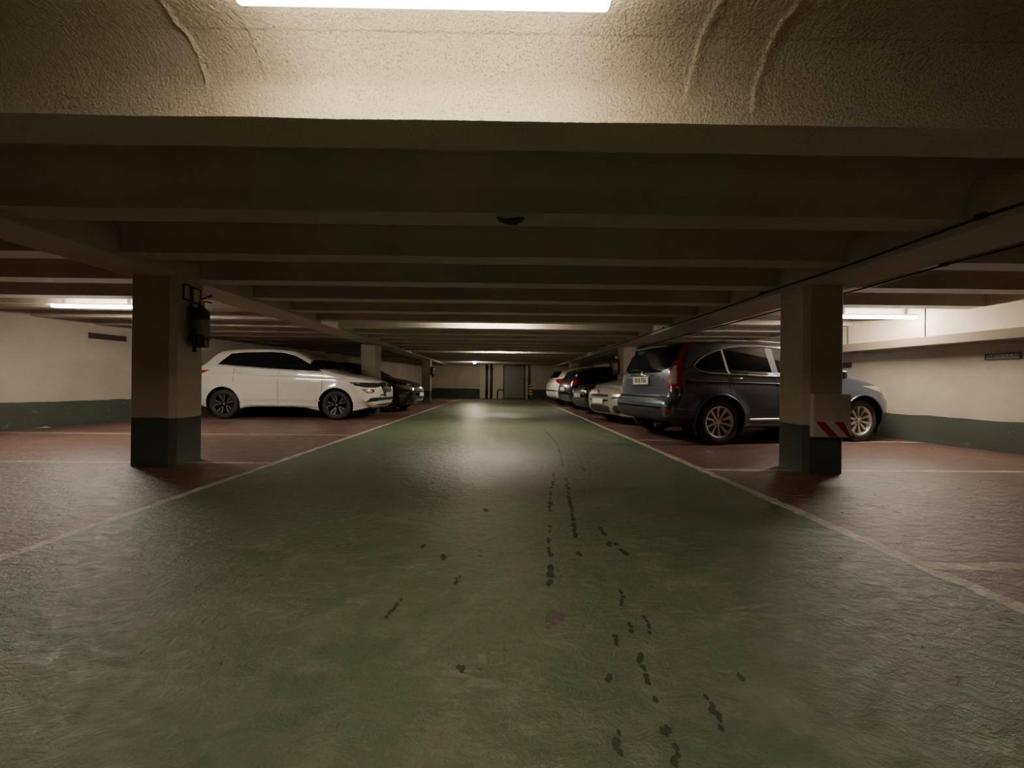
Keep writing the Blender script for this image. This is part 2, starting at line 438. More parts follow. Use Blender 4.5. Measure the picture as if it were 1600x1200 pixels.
# ------------------------------------------------------------------ right-hand duct, cables, signs
def duct():
    ang = math.atan2(-.125, 1.0)      # the wall's own slant
    t = empty('wall_duct', (wr(4.88), 4.88, 0), -(math.pi / 2) - math.atan(-.125) * -1)
    t.rotation_euler = (0, 0, math.atan(.125)); tag(t, 'long boxed panel duct running high along the right wall', 'duct')
    # local +Y runs along the wall, local -X points into the room
    bm = B(); box(bm, (-.21, 5.0, 1.905), (.42, 24.6 - 5.4, .61 - .02), bev=.008); bmo('duct_panel', bm, M['duct'], t)
    bm = B(); box(bm, (-.235, 5.0, 1.545), (.47, 24.6 - 5.4, .13), bev=.01); bmo('duct_ledge', bm, M['ledge'], t)
    for y in (-1.5, -.42, .72, 1.85, 3.0, 4.2):
        bm = B(); tube(bm, [(-.425, y, 1.61), (-.428, y + .003, 1.8), (-.425, y, 2.19)], .006, 6); bmo('panel_seam', bm, M['cable'], t)
duct()
def cable(pts, r, label, mat='cable', clips=()):
    bm = B(); out = []
    for a, b in zip(pts, pts[1:]):
        n = 14
        for i in range(n):
            q = i / n; out.append((a[0] + (b[0] - a[0]) * q, a[1] + (b[1] - a[1]) * q, a[2] + (b[2] - a[2]) * q - .012 * math.sin(q * math.pi)))
    out.append(pts[-1]); tube(bm, out, r, 6)
    o = bmo('cable', bm, M[mat]); tag(o, label, 'cable')
    for c in clips:
        bm = B(); box(bm, c, (.03, .05, .035), bev=.004); bmo('cable_clip', bm, M[mat], o)
    return o
cable([(2.92, Y0 + .1, 1.905), (2.92, .9, 1.90), (2.92, 2.3, 1.905), (2.92, 4.0, 1.90), (2.92, 7, 1.905), (2.92, 12, 1.90), (2.92, 18, 1.905)], .009,
      'thin black cable along the lane side of the right ceiling beam', clips=[(2.92, 2.3, 1.91), (2.92, 4.3, 1.91), (2.92, 7, 1.91), (2.92, .9, 1.91)])
cable([(3.505, Y0 + .1, 1.838), (3.505, 1.2, 1.842), (3.505, 3.0, 1.835), (3.505, 4.4, 1.83), (3.505, 7.0, 1.84), (3.505, 12, 1.835)], .009,
      'thin black cable along the bay side of the right ceiling beam', clips=[(3.505, 1.2, 1.845), (3.505, 3.0, 1.84), (3.505, 4.6, 1.84)])
cable([(-9.0, 5.66, 1.955), (-7.6, 5.68, 1.95), (-6.5, 5.70, 1.945)], .011, 'pale conduit running to the left glowing strip light', 'housing')

def sign(loc, rz, w, h, label, mat, txt=None, size=.05):
    bm = B(); box(bm, (0, 0, 0), (w, .012, h), bev=.003)
    o = bmo('wall_sign', bm, M[mat]); o.location = loc; o.rotation_euler = (0, 0, rz); tag(o, label, 'sign', 'name signs over the bays')
    bm = B()
    for a in (-1, 1):
        box(bm, (a * (w / 2 - .006), -.008, 0), (.012, .008, h)); box(bm, (0, -.008, a * (h / 2 - .006)), (w, .008, .012))
    bmo('sign_frame', bm, M['signdark'], o)
    if txt: text('lettering', txt, size, T(0, -.0085, 0) @ RX(R(90)), M['ink'], o, 1.12)
    return o
AL = math.atan(.2); AR = math.atan(.125)
# left wall runs (.2,1); its room side faces +x
sign((wl(7.86) + .012, 7.86, 1.70), R(90) - AL, .62, .11, 'dark blank sign high on the left wall just beside the pillar', 'signdark')
sign((wr(5.02) - .012, 5.02, 1.29), R(-90) + AR, .34, .085, 'grey sign with black lettering on the right wall at the frame edge', 'signgrey', 'PARTICULAR', .052)
sign((wr(7.3) - .012, 7.3, 1.265), R(-90) + AR, .62, .10, 'dark sign on the right wall half hidden by the pillar, above the bonnet', 'signdark')

# small fitting stuck under the third joist
t = empty('ceiling_fitting', (.035, 2.50, ZJ)); tag(t, 'small dark blue plastic fitting with rusty ends under a joist', 'fitting')
bm = B(); pts = [(-.07, 0, -.012), (-.045, 0, -.022), (-.01, 0, -.026), (.03, 0, -.024), (.055, 0, -.014), (.068, 0, -.008)]
tube(bm, pts, [.006, .016, .020, .022, .018, .006], 10); bmo('fitting_body', bm, M['bluerag'], t)
for s in (-1, 1):
    bm = B(); box(bm, (s * .078, 0, -.008), (.022, .03, .014), bev=.004); box(bm, (s * .07, .01, -.016), (.01, .008, .02), bev=.002)
    bmo('bracket', bm, M['rust'], t)

# ------------------------------------------------------------------ extinguishers
def extinguisher(loc, rz, label, full=True):
    """hangs on a wall whose outward normal is local -Y"""
    t = empty('fire_extinguisher', loc, rz); tag(t, label, 'fire extinguisher')
    c = (0, -.095, 0)
    bm = B(); lathe(bm, [(0, 0), (.06, 0), (.072, .012), (.075, .03), (.075, .33), (.07, .37), (.05, .405), (.03, .42), (.028, .44), (0, .44)], T(c), 28)
    bmo('cylinder', bm, M['extred'], t)
    bm = B(); lathe(bm, [(.0762, .13), (.0762, .29)], T(c), 28); bmo('label_band', bm, M['label'], t)
    bm = B(); box(bm, (0, -.095, .46), (.045, .045, .05), bev=.006); tube(bm, [(0, -.095, .48), (0, -.095, .51)], .012); bmo('valve', bm, M['brass'], t)
    bm = B(); tube(bm, [(0, -.09, .50), (.0, -.14, .525), (0, -.20, .545)], .009); tube(bm, [(0, -.09, .485), (0, -.15, .485), (0, -.20, .47)], .008)
    bmo('handle', bm, M['plast'], t)
    bm = B(); tube(bm, [(0, -.07, .46), (-.05, -.05, .46), (-.10, -.06, .42), (-.115, -.08, .33), (-.11, -.09, .2), (-.095, -.095, .10), (-.085, -.095, .04)], .011, 8)
    tube(bm, [(-.085, -.095, .04), (-.083, -.095, -.01), (-.083, -.095, -.05)], [.012, .016, .02], 8)
    bmo('hose', bm, M['cable'], t)
    bm = B(); lathe(bm, [(.078, .08), (.08, .09), (.08, .11), (.078, .12)], T(c), 28); box(bm, (0, -.012, .25), (.04, .02, .36)); box(bm, (0, -.02, .10), (.10, .04, .03)); bmo('bracket', bm, M['plast'], t)
    return t
extinguisher((-3.271, 4.10, 1.195), R(90), 'dark red fire extinguisher with hose on the large left pillar')
# two small framed signs above it, standing off the pillar face
for dy, w, z, h, lb in ((4.02, .085, 1.785, .15, 'narrow framed sign nearer the viewer above the extinguisher on the left pillar'),
                    (4.14, .10, 1.775, .15, 'framed sign farther back above the extinguisher on the left pillar')):
    bm = B(); box(bm, (0, 0, 0), (w, .006, h), bev=.002); o = bmo('extinguisher_sign', bm, M['cream']); o.location = (-3.262, dy, z - .03); o.rotation_euler = (0, 0, R(90))
    tag(o, lb, 'sign'); bm = B()
    for a in (-1, 1):
        box(bm, (a * w / 2, -.002, 0), (.012, .012, h + .01)); box(bm, (0, -.002, a * h / 2), (w + .012, .012, .012))
    bmo('sign_frame', bm, M['signdark'], o)
extinguisher((3.078, 10.2, 1.12), R(-90), 'red fire extinguisher on the pillar behind the silver car')
extinguisher((-3.30, 17.45, 1.15), R(90), 'small distant fire extinguisher on the far left pillar')

# ------------------------------------------------------------------ back wall furniture
AB = math.atan(-.14)
def backobj(x, off=0.): return (x, yb(x) - off, 0)
# boxed-out pier with the two pipes, the door and its frame
bm = B(); box(bm, (0, 0, 1.0), (1.35, .30, 2.0), bev=.01)
o = bmo('trim_1', bm, M['cream']); o.location = backobj(-.68, .10); o.rotation_euler = (0, 0, AB); tag(o, kind='structure')
for x, lb in ((-.98, 'left one of two dark vertical pipes on the back wall'), (-.72, 'right one of two dark vertical pipes on the back wall')):
    bm = B(); tube(bm, [(0, 0, 0), (0, 0, 2.15)], .065, 14); bmo_ = bmo('drain_pipe', bm, M['pipe']); bmo_.location = (x, yb(x) - .36, 0); tag(bmo_, lb, 'pipe')
    for z in (.45, 1.75):
        bm = B(); lathe(bm, [(.068, z - .04), (.085, z - .03), (.085, z + .03), (.068, z + .04)], n=14); bmo('pipe_collar', bm, M['pipe'], bmo_)
bm = B(); tube(bm, [(0, 0, 0), (0, 0, .42), (.04, 0, .50), (.12, 0, .54), (.20, 0, .50), (.28, 0, .52), (.34, 0, .46)], .03, 10)
o = bmo('bent_pipe', bm, M['pipe']); o.location = (-.36, yb(-.36) - .31, 0); tag(o, 'short bent dark pipe low beside the grey metal door', 'pipe')
bm = B(); tube(bm, [(0, 0, 1.3), (.02, 0, 1.05), (0, 0, .85), (-.05, 0, .70), (-.14, 0, .72)], .018, 8)
o = bmo('wall_hook', bm, M['pipe']); o.location = (-1.32, yb(-1.32) - .022, 0); tag(o, 'thin hanging hose on the back wall left of the pipes', 'hose')
d = empty('door_1', backobj(.60, .18), AB); d['kind'] = 'structure'
bm = B(); box(bm, (0, 0, .965), (1.12, .06, 1.86), bev=.006)
for i in range(22): box(bm, (0, -.034, .10 + i * .083), (1.06, .012, .066), bev=.003)
bmo('door_leaf', bm, M['metaldoor'], d)
bm = B(); box(bm, (-.60, 0, .97), (.06, .12, 1.94)); box(bm, (.60, 0, .97), (.06, .12, 1.94)); box(bm, (0, 0, 1.93), (1.26, .14, .10)); bmo('door_frame', bm, M['doorframe'], d)
bm = B(); box(bm, (.46, -.06, 1.0), (.03, .05, .16), bev=.006); bmo('door_handle', bm, M['greychrome'], d)
bm = B(); box(bm, (0, 0, 0), (.62, .08, .15), bev=.01); o = bmo('light_box', bm, simple('dull_green_box', (.03, .05, .035), .5)); o.location = (.35, yb(.35) - .45, 2.06 - .08); o.rotation_euler = (0, 0, AB)
tag(o, 'dark green box fixed high above the grey metal door', 'box')
bm = B(); tube(bm, [(0, 0, .07), (0, 0, .15)], .01); bmo('mount', bm, M['doorframe'], o)
bm = B(); box(bm, (0, 0, .95), (.16, .20, 1.9), bev=.01); o = bmo('trim_2', bm, M['cream']); o.location = (1.31, yb(1.31) - .10, 0); o.rotation_euler = (0, 0, AB); tag(o, kind='structure')
t = empty('hazard_board', (1.47, 20.9, 0)); tag(t, 'small red and white striped hazard board on a post right of the grey door', 'sign')
bm = B(); tube(bm, [(0, 0.02, 0), (0, 0.02, .9)], .03, 8); bmo('post', bm, M['greychrome'], t)
st = stripes(t, -.10, .10, .28, .80, -.012, 1, 0, 'striped_panel')
bpy.data.objects.remove(st)
bm = B(); box(bm, (0, 0, .54), (.2, .02, .52), mi=0)
for i in range(3):
    z = .34 + i * .17
    vs = [bm.verts.new(p) for p in ((-.1, -.013, z - .03), (.1, -.013, z + .03), (.1, -.013, z + .11), (-.1, -.013, z + .05))]; bm.faces.new(vs).material_index = 1
bmo('striped_panel', bm, None, t, mats=[M['signwhite'], M['signred']])

# paper scrap at the left wall
bm = B(); v = [bm.verts.new(p) for p in ((-.09, -.05, .004), (.08, -.06, .012), (.10, .04, .006), (-.02, .07, .022), (-.11, .04, .005))]; bm.faces.new(v)
bmesh.ops.solidify(bm, geom=bm.faces[:], thickness=-.002)
o = bmo('paper_scrap', bm, M['paper']); o.location = (-8.0, 6.86, 0); tag(o, 'crumpled white paper scrap on the red floor by the left wall', 'litter')

# ------------------------------------------------------------------ damp drip marks in the floor paint
marks = [
 [(0.78, 7.338), (0.769, 6.42), (0.78, 5.706), (0.76, 5.293), (0.689, 4.58), (0.621, 3.943)],
 [(0.581, 3.533), (0.532, 3.103), (0.485, 2.766), (0.466, 2.558), (0.43, 2.272), (0.404, 2.112)],
 [(0.485, 3.657), (0.414, 3.198), (0.365, 2.923), (0.316, 2.556)], [(0.281, 2.302), (0.251, 2.044), (0.231, 1.878)],
 [(0.224, 1.792), (0.213, 1.674), (0.201, 1.596)], [(0.58, 2.263), (0.58, 2.148), (0.566, 2.004)], [(0.608, 2.045), (0.623, 1.981), (0.625, 1.907)],
 [(0.492, 1.585), (0.478, 1.523), (0.463, 1.466)], [(0.458, 1.367), (0.447, 1.314)], [(0.391, 1.297), (0.379, 1.243)], [(0.521, 1.401), (0.518, 1.356), (0.514, 1.303)],
 [(0.437, 1.21), (0.434, 1.158), (0.43, 1.127), (0.427, 1.079)], [(0.42, 1.039), (0.42, 1.022)], [(0.41, 0.945), (0.409, 0.931)], [(0.406, 0.9), (0.399, 0.869), (0.394, 0.85)],
 [(0.561, 1.038), (0.558, 1.0), (0.558, 0.973), (0.552, 0.927)], [(0.283, 0.934), (0.276, 0.901), (0.273, 0.878)], [(0.311, 1.113), (0.308, 1.098)], [(0.699, 1.115), (0.704, 1.1)],
 [(-0.413, 1.401), (-0.404, 1.452), (-0.391, 1.521)], [(-0.195, 1.637), (-0.186, 1.702)], [(-0.291, 1.905), (-0.281, 1.863)], [(-0.417, 2.025), (-0.409, 2.001)],
 [(-0.125, 2.604), (-0.098, 2.565)], [(-0.125, 1.157), (-0.112, 1.136)], [(0.393, 1.95), (0.38, 1.899)], [(0.822, 3.801), (0.799, 4.009)],
 [(2.567, 2.746), (2.678, 2.718), (2.686, 2.633), (2.707, 2.553)]]
bm = B(); zz = 0
for mk in marks:
    near = mk[0][1] < 1.7
    for (a, b) in zip(mk, mk[1:]):
        L = math.hypot(b[0] - a[0], b[1] - a[1]); n = max(2, int(L / (.016 if near else .035)))
        for i in range(n):
            if not near and random.random() < .3: continue
            q = (i + random.random() * .6) / n; cx = a[0] + (b[0] - a[0]) * q + random.gauss(0, .004); cy = a[1] + (b[1] - a[1]) * q
            r = random.uniform(.006, .010) if near else random.uniform(.008, .014) * (1 + cy * .06)
            zz += 1; z = .0008 + (zz % 40) * .00002
            dy = 1.5 if near else 2.2
            bm.faces.new([bm.verts.new((cx + r * math.cos(k * .698) * random.uniform(.7, 1.3), cy + r * dy * math.sin(k * .698) * random.uniform(.7, 1.25), z)) for k in range(9)])
tag(bmo('damp_drip_marks', bm, M['wet'], fl), kind='stuff')
bm = B()
for cx, cy, r0 in ((.19, 1.42, .022), (.215, 1.405, .020), (.172, 1.385, .014), (.165, 1.34, .010), (.185, 1.37, .012)):
    zz += 1; bm.faces.new([bm.verts.new((cx + r0 * math.cos(k * .4488) * random.uniform(.7, 1.3), cy + r0 * 1.5 * math.sin(k * .4488) * random.uniform(.7, 1.3), .0006 + (zz % 40) * .00002)) for k in range(14)])
bmo('bare_patch', bm, M['bare'], fl)

# ------------------------------------------------------------------ cars
def seg_dist(px, pz, chain):
    """exact distance from points to a polyline, and the nearest point"""
    A = chain[:-1]; D = chain[1:] - A; L2 = (D ** 2).sum(1) + 1e-12
    best = np.full(px.shape, 1e9); bx = px.copy(); bz = pz.copy()
    for i0 in range(0, px.size, 4000):
        sl = slice(i0, i0 + 4000)
        X = px[sl, None]; Z = pz[sl, None]
        t_ = np.clip(((X - A[:, 0]) * D[:, 0] + (Z - A[:, 1]) * D[:, 1]) / L2, 0, 1)
        qx = A[:, 0] + t_ * D[:, 0]; qz = A[:, 1] + t_ * D[:, 1]
        dd = (X - qx) ** 2 + (Z - qz) ** 2; k = dd.argmin(1); r = np.arange(len(k))
        best[sl] = np.sqrt(dd[r, k]); bx[sl] = qx[r, k]; bz[sl] = qz[r, k]
    return best, bx, bz
def in_poly(u, v, poly):
    P = np.array(poly, float); ins = np.zeros(u.shape, bool); j = len(P) - 1
    for i in range(len(P)):
        xi, yi = P[i]; xj, yj = P[j]
        c = ((yi > v) != (yj > v)) & (u < (xj - xi) * (v - yi) / (yj - yi + 1e-12) + xi)
        ins ^= c; j = i
    return ins
def smooth01(t_): t_ = np.clip(t_, 0, 1); return t_ * t_ * (3 - 2 * t_)
def clip(poly, f):
    out = []
    for a, b in zip(poly, poly[1:] + poly[:1]):
        fa, fb = f(a), f(b)
        if fa >= 0: out.append(a)
        if fa * fb < 0:
            q = fa / (fa - fb); out.append((a[0] + (b[0] - a[0]) * q, a[1] + (b[1] - a[1]) * q))
    return out
def between(poly, x0, x1, lean=0., z0=1.2):
    return clip(clip(poly, lambda p: p[0] - x0 - lean * (p[1] - z0)), lambda p: x1 + lean * (p[1] - z0) - p[0])

class Car:
    def __init__(s, label, sp, loc, rz, sx, sz, group=None):
        s.sp = sp; s.sx = sx; s.sz = sz; s.ds = sp.get('ds', .016)
        s.root = empty('car', (loc[0], loc[1], 0), rz); tag(s.root, label, 'car', group)
        g = sp.get
        s.W0 = g('w', .91) * sx; s.wb = sp['wb'] * sx
        up = np.array(sp['top'], float) * (sx, sz); lo = np.array(sp['bot'], float) * (sx, sz)
        loop = np.vstack([up, lo[::-1][1:-1]]); s.loop(loop)
        s.axles = ((s.wb / 2, 1), (-s.wb / 2, -1)); s.rw = g('rw', .34) * sx; s.ra = g('ra', .40) * sx
        s.body(); s.wheels()
    def loop(s, P):
        P = np.vstack([P, P[:1]]); L = np.concatenate([[0], np.cumsum(np.linalg.norm(np.diff(P, axis=0), axis=1))])
        n = int(L[-1] / .01); t_ = np.linspace(0, L[-1], n, endpoint=False)
        X = np.interp(t_, L, P[:, 0]); Z = np.interp(t_, L, P[:, 1])
        k = np.exp(-np.arange(-9, 10) ** 2 / (2 * 3.2 ** 2)); k /= k.sum()
        sm = lambda a: np.convolve(np.concatenate([a[-9:], a, a[:9]]), k, 'valid')
        X, Z = sm(X), sm(Z); i = X.argmax(); X = np.roll(X, -i); Z = np.roll(Z, -i); j = X.argmin()
        top = np.stack([X[:j + 1], Z[:j + 1]], 1); bot = np.stack([np.append(X[j:], X[0]), np.append(Z[j:], Z[0])], 1)[::-1]
        for c in (top, bot):
            c[:, 0] = np.minimum.accumulate(c[:, 0] - np.arange(len(c)) * 1e-6)
        s.top = top; s.bot = bot; s.xf = top[0, 0]; s.xr = top[-1, 0]
        sp = s.sp; nf = sp['nose_x'] * s.sx; nr = sp['tail_x'] * s.sx
        f = top[top[:, 0] > nf]; b = bot[bot[:, 0] > nf]; s.cf = np.vstack([f[::-1], b])[::2]
        f2 = top[top[:, 0] < nr]; b2 = bot[bot[:, 0] < nr]; s.cr = np.vstack([f2, b2[::-1]])[::2]
        s.ct = top[(top[:, 0] <= nf + .01) & (top[:, 0] >= nr - .01)][::2]; s.cb = bot[(bot[:, 0] <= nf + .01) & (bot[:, 0] >= nr - .01)][::3]
        # forward- and rearmost x at each height
        h = len(bot)
        q = np.vstack([bot[bot[:, 0] > s.xf - .6][::-1], top[top[:, 0] > .9 * s.sx]]); o = q[:, 1].argsort(); s.ff = q[o]
        q = np.vstack([bot[bot[:, 0] < s.xr + .5], top[top[:, 0] < -1.0 * s.sx][::-1]]); o = q[:, 1].argsort(); s.fr = q[o]
    def Wd(s, x, z):
        sx, sz, sp = s.sx, s.sz, s.sp
        xb = np.clip((x / sx + 2) / 4, 0, 1); zb = (sp.get('beltr', 1.10) + (sp.get('beltf', 1.0) - sp.get('beltr', 1.10)) * xb) * sz
        w = np.full(x.shape, s.W0)
        w -= .055 * smooth01((.50 * sz - z) / (.35 * sz))
        w -= .030 * smooth01((z - (zb - .30)) / .28)
        w -= .012 * smooth01((z - (zb - .17)) / .02) * sp.get('crease', 1)
        w += .010 * smooth01((.36 * sz - z) / .03) * sp.get('skirt', 1)
        w -= np.maximum(z - zb, 0) * sp.get('tumble', .36) + .02 * smooth01((z - zb) / .04)
        w -= .05 * smooth01((np.abs(x) / sx - 1.3) / 1.0)
        for ax in (s.wb / 2, -s.wb / 2):
            d = np.sqrt((x - ax) ** 2 + (z - s.sp.get('rw', .34) * sx) ** 2)
            w += .016 * np.exp(-((d - s.sp.get('ra', .40) * sx) / .07) ** 2) * (z < zb)
        return w
    def Y(s, x, z):
        sp = s.sp; w = s.Wd(x, z)
        def ins(c, a, b):
            d = seg_dist(x, z, c)[0]; q = np.clip(1 - d / a, 0, 1); return b * (1 - np.sqrt(np.maximum(0, 1 - q * q)))
        w = w - ins(s.cf, sp.get('af', .34), sp.get('bf', .40)) - ins(s.cr, sp.get('ar', .2), sp.get('br', .20))
        w = w - ins(s.ct, sp.get('at', .09), sp.get('bt', .11)) - ins(s.cb, .06, .04)
        return np.maximum(w, .12)
    def xfz(s, z): return np.interp(z, s.ff[:, 1], s.ff[:, 0])
    def xrz(s, z): return np.interp(z, s.fr[:, 1], s.fr[:, 0])
    def body(s):
        sp = s.sp; ds = s.ds; sx, sz = s.sx, s.sz
        xs = []
        for c in (s.top, s.bot):
            L = np.concatenate([[0], np.cumsum(np.linalg.norm(np.diff(c, axis=0), axis=1))])
            xs.append(np.interp(np.linspace(0, L[-1], int(L[-1] / ds)), L, c[:, 0]))
        xs = np.sort(np.concatenate(xs))[::-1]; keep = [xs[0] - 2e-4]
        for x in xs[1:]:
            if keep[-1] - x > min(ds * .6, .0016 + .5 * max(0, min(s.xf - x, x - s.xr))): keep.append(x)
        keep[-1] = s.xr + 2e-4; xs = np.array(keep); N = len(xs)
        zt = np.interp(-xs, -s.top[:, 0], s.top[:, 1]); zb = np.interp(-xs, -s.bot[:, 0], s.bot[:, 1])
        Mr = int(sp.get('rows', 84) * .016 / ds); t_ = np.linspace(0, 1, Mr + 1); t_ = .55 * t_ + .45 * (.5 - .5 * np.cos(np.pi * t_))
        X = np.repeat(xs[:, None], Mr + 1, 1); Z = zb[:, None] + (zt - zb)[:, None] * t_
        YY = s.Y(X.ravel(), Z.ravel()).reshape(X.shape)
        # shells across the top and the bottom
        def shell(zc, edge, K, crown, chain):
            v_ = np.linspace(-1, 1, K + 2)[1:-1]; v_ = np.sign(v_) * np.abs(v_) ** .9
            tx = np.gradient(xs); tz = np.gradient(zc); l = np.hypot(tx, tz) + 1e-9; nx = tz / l; nz = -tx / l
            fade = 1.
            c = crown * (1 - v_[None, :] ** 2)
            return xs[:, None] + nx[:, None] * c * fade, edge[:, None] * v_[None, :], zc[:, None] + nz[:, None] * c
        K = max(8, int(1.3 / (ds * 1.15)))
        tX, tY, tZ = shell(zt, YY[:, -1], K, sp.get('crown', .03), s.top); bX, bY, bZ = shell(zb, YY[:, 0], 6, 0, s.bot)
        ringX = np.hstack([X, tX, X[:, ::-1], bX[:, ::-1]]); ringY = np.hstack([-YY, tY, YY[:, ::-1], bY[:, ::-1]]); ringZ = np.hstack([Z, tZ, Z[:, ::-1], bZ[:, ::-1]])
        C = ringX.shape[1]
        isS = np.zeros(C, bool); isS[:Mr + 1] = True; isS[Mr + K + 1:2 * Mr + K + 2] = True
        P3 = np.stack([ringX, ringY, ringZ], 2)
        def snap(kind, target, mask):
            # slide grid points along the surface onto an outline given in (u, z)
            X_, Y_, Z_ = P3[..., 0], P3[..., 1], P3[..., 2]
            if kind == 'side': U_ = X_
            elif kind == 'front': U_ = np.abs(Y_) + np.maximum(0, s.xfz(Z_) - X_)
            else: U_ = np.abs(Y_) + np.maximum(0, X_ - s.xrz(Z_))
            Pe = np.concatenate([P3[:, -1:], P3, P3[:, :1]], 1); Ue = np.concatenate([U_[:, -1:], U_, U_[:, :1]], 1)
            di, dk = np.gradient(P3, axis=0), (Pe[:, 2:] - Pe[:, :-2]) / 2
            ui, uk = np.gradient(U_, axis=0), (Ue[:, 2:] - Ue[:, :-2]) / 2
            zi, zk = di[..., 2], dk[..., 2]; det = ui * zk - uk * zi
            m = mask & (np.abs(det) > 1e-8); m[0] = m[-1] = False
            if not m.any(): return
            tu, tz = target(U_[m], Z_[m]); du = tu - U_[m]; dz = tz - Z_[m]; D = det[m]
            al = (du * zk[m] - dz * uk[m]) / D; be = (ui[m] * dz - zi[m] * du) / D
            ok_ = (np.abs(al) < .52) & (np.abs(be) < .52) & (np.hypot(du, dz) < .03)
            idx = np.argwhere(m)[ok_]
            P3[idx[:, 0], idx[:, 1]] += al[ok_, None] * di[idx[:, 0], idx[:, 1]] + be[ok_, None] * dk[idx[:, 0], idx[:, 1]]
        Sm = np.broadcast_to(isS, ringX.shape)
        for rg in sp['regions']:
            if rg['pl'] == 'under': continue
            PP = np.array(rg['p'] + rg['p'][:1], float) * (sx, sz); lo_, hi_ = PP.min(0) - .04, PP.max(0) + .04
            X_, Y_, Z_ = P3[..., 0], P3[..., 1], P3[..., 2]; mk = (Z_ > lo_[1]) & (Z_ < hi_[1])
            if rg['pl'] == 'side': mk = mk & Sm & (X_ > lo_[0]) & (X_ < hi_[0])
            elif rg['pl'] == 'front': mk = mk & (X_ > .3 * s.xf)
            else: mk = mk & (X_ < .3 * s.xr)
            if 'xr' in rg: continue
            def tg(u, z, PP=PP): d, bx_, bz_ = seg_dist(u, z, PP); return bx_, bz_
            snap(rg['pl'], tg, mk)
        for ax in (s.wb / 2, -s.wb / 2):
            d0 = np.hypot(P3[..., 0] - ax, P3[..., 2] - s.rw)
            def tg(u, z, ax=ax):
                d = np.hypot(u - ax, z - s.rw) + 1e-9; return ax + (u - ax) / d * s.ra, s.rw + (z - s.rw) / d * s.ra
            snap('side', tg, Sm & (np.abs(d0 - s.ra) < .03))
        ringX, ringY, ringZ = P3[..., 0], P3[..., 1], P3[..., 2]
        V = np.stack([ringX, ringY, ringZ], 2).reshape(-1, 3)
        i = np.arange(N - 1)[:, None]; k = np.arange(C)[None, :]; k2 = (k + 1) % C
        F = np.stack([i * C + k, i * C + k2, (i + 1) * C + k2, (i + 1) * C + k], 2).reshape(-1, 4)
        side = (np.arange(C) < Mr) | ((np.arange(C) >= Mr + K + 1) & (np.arange(C) < 2 * Mr + K + 1)); side = np.tile(side, N - 1)
        ctr = V[F].mean(1); e1 = V[F[:, 2]] - V[F[:, 0]]; e2 = V[F[:, 3]] - V[F[:, 1]]; nr = np.cross(e1, e2); area = np.linalg.norm(nr, axis=1)
        ok = area > 1e-9
        for ax in (s.wb / 2, -s.wb / 2):
            ok &= ~(side & (np.hypot(ctr[:, 0] - ax, ctr[:, 2] - s.rw) < s.ra - .0005))
        VN = np.zeros_like(V); fn = nr
        for q in range(4): np.add.at(VN, F[:, q], fn)
        # weld the normals of the coincident points where side and shell collapse at nose and tail
        VN /= np.linalg.norm(VN, axis=1)[:, None] + 1e-12
        x, y, z = ctr.T; ay = np.abs(y)
        uf = ay + np.maximum(0, s.xfz(z) - x); ur = ay + np.maximum(0, x - s.xrz(z))
        free = ok.copy(); parts = {}
        s.paint = sp['paint']
        for r in sp['regions']:
            p = r['p']
            if r['pl'] == 'side': m = side & in_poly(x / sx, z / sz, p)
            elif r['pl'] == 'front': m = (x > .3 * s.xf) & in_poly(uf / sx, z / sz, p)
            elif r['pl'] == 'rear': m = (x < .3 * s.xr) & in_poly(ur / sx, z / sz, p)
            elif r['pl'] == 'under': m = z < np.interp(x / sx, [a for a, b in p], [b for a, b in p]) * sz
            if 'xr' in r: m &= (x / sx > r['xr'][0]) & (x / sx < r['xr'][1])
            m &= free; free &= ~m
            if not m.any(): continue
            if r.get('split'):
                for sg in (-1, 1): parts.setdefault((r['n'], r['m'], sg, r.get('key'), r.get('par')), []).append(m & (y * sg > 0))
            else: parts.setdefault((r['n'], r['m'], 0, r.get('key'), r.get('par')), []).append(m)
        def make(name, mat, mask, parent, push=0.):
            idx = F[mask]; u, inv = np.unique(idx.ravel(), return_inverse=True)
            vv = V[u] + VN[u] * push; ff = inv.reshape(-1, 4)
            o = pyo(name, vv.tolist(), [list(dict.fromkeys(q)) for q in ff.tolist()], M[mat], parent, True)
            try: o.data.normals_split_custom_set_from_vertices(VN[u].tolist())
            except Exception as ex: print('normals', ex)
            return o
        s.body_o = make('body', s.paint, free, s.root)
        s.parts = {}
        items = sorted(parts.items(), key=lambda kv: kv[0][4] is not None)
        for (n_, m_, sg, key, par), ms in items:
            mk = np.logical_or.reduce(ms)
            if not mk.any(): continue
            pa = s.parts.get((par, sg)) if par else None
            o = make(n_, m_, mk, pa or s.root); s.parts[(key or n_, sg)] = o
    def surf(s, pts, off=.0):
        P = np.array(pts, float) * (s.sx, s.sz); y = s.Y(P[:, 0].copy(), P[:, 1].copy()) + off
        return [(a, b, c) for (a, c), b in zip(P, y)]
    def line(s, pts, r, name, mat, off=0., closed=False, step=.04, parent=None, sides=(-1, 1), n=6):
        pts = list(pts) + ([pts[0]] if closed else []); out = []
        for a, b in zip(pts, pts[1:]):
            m = max(1, int(math.hypot(b[0] - a[0], b[1] - a[1]) / step))
            out += [(a[0] + (b[0] - a[0]) * k / m, a[1] + (b[1] - a[1]) * k / m) for k in range(m)]
        out.append(pts[-1]); q = s.surf(out, off)
        for sg in sides:
            bm = B(); tube(bm, [(a, b * sg, c) for a, b, c in q], r, n); bmo(name, bm, M[mat], parent or s.root)
    def frontpt(s, y, z, rear=False, off=0.):
        """point on the nose or tail centre shell"""
        x = float((s.xrz if rear else s.xfz)(np.array([z * s.sz]))[0]); return (x + (-off if rear else off), y * s.sx, z * s.sz)
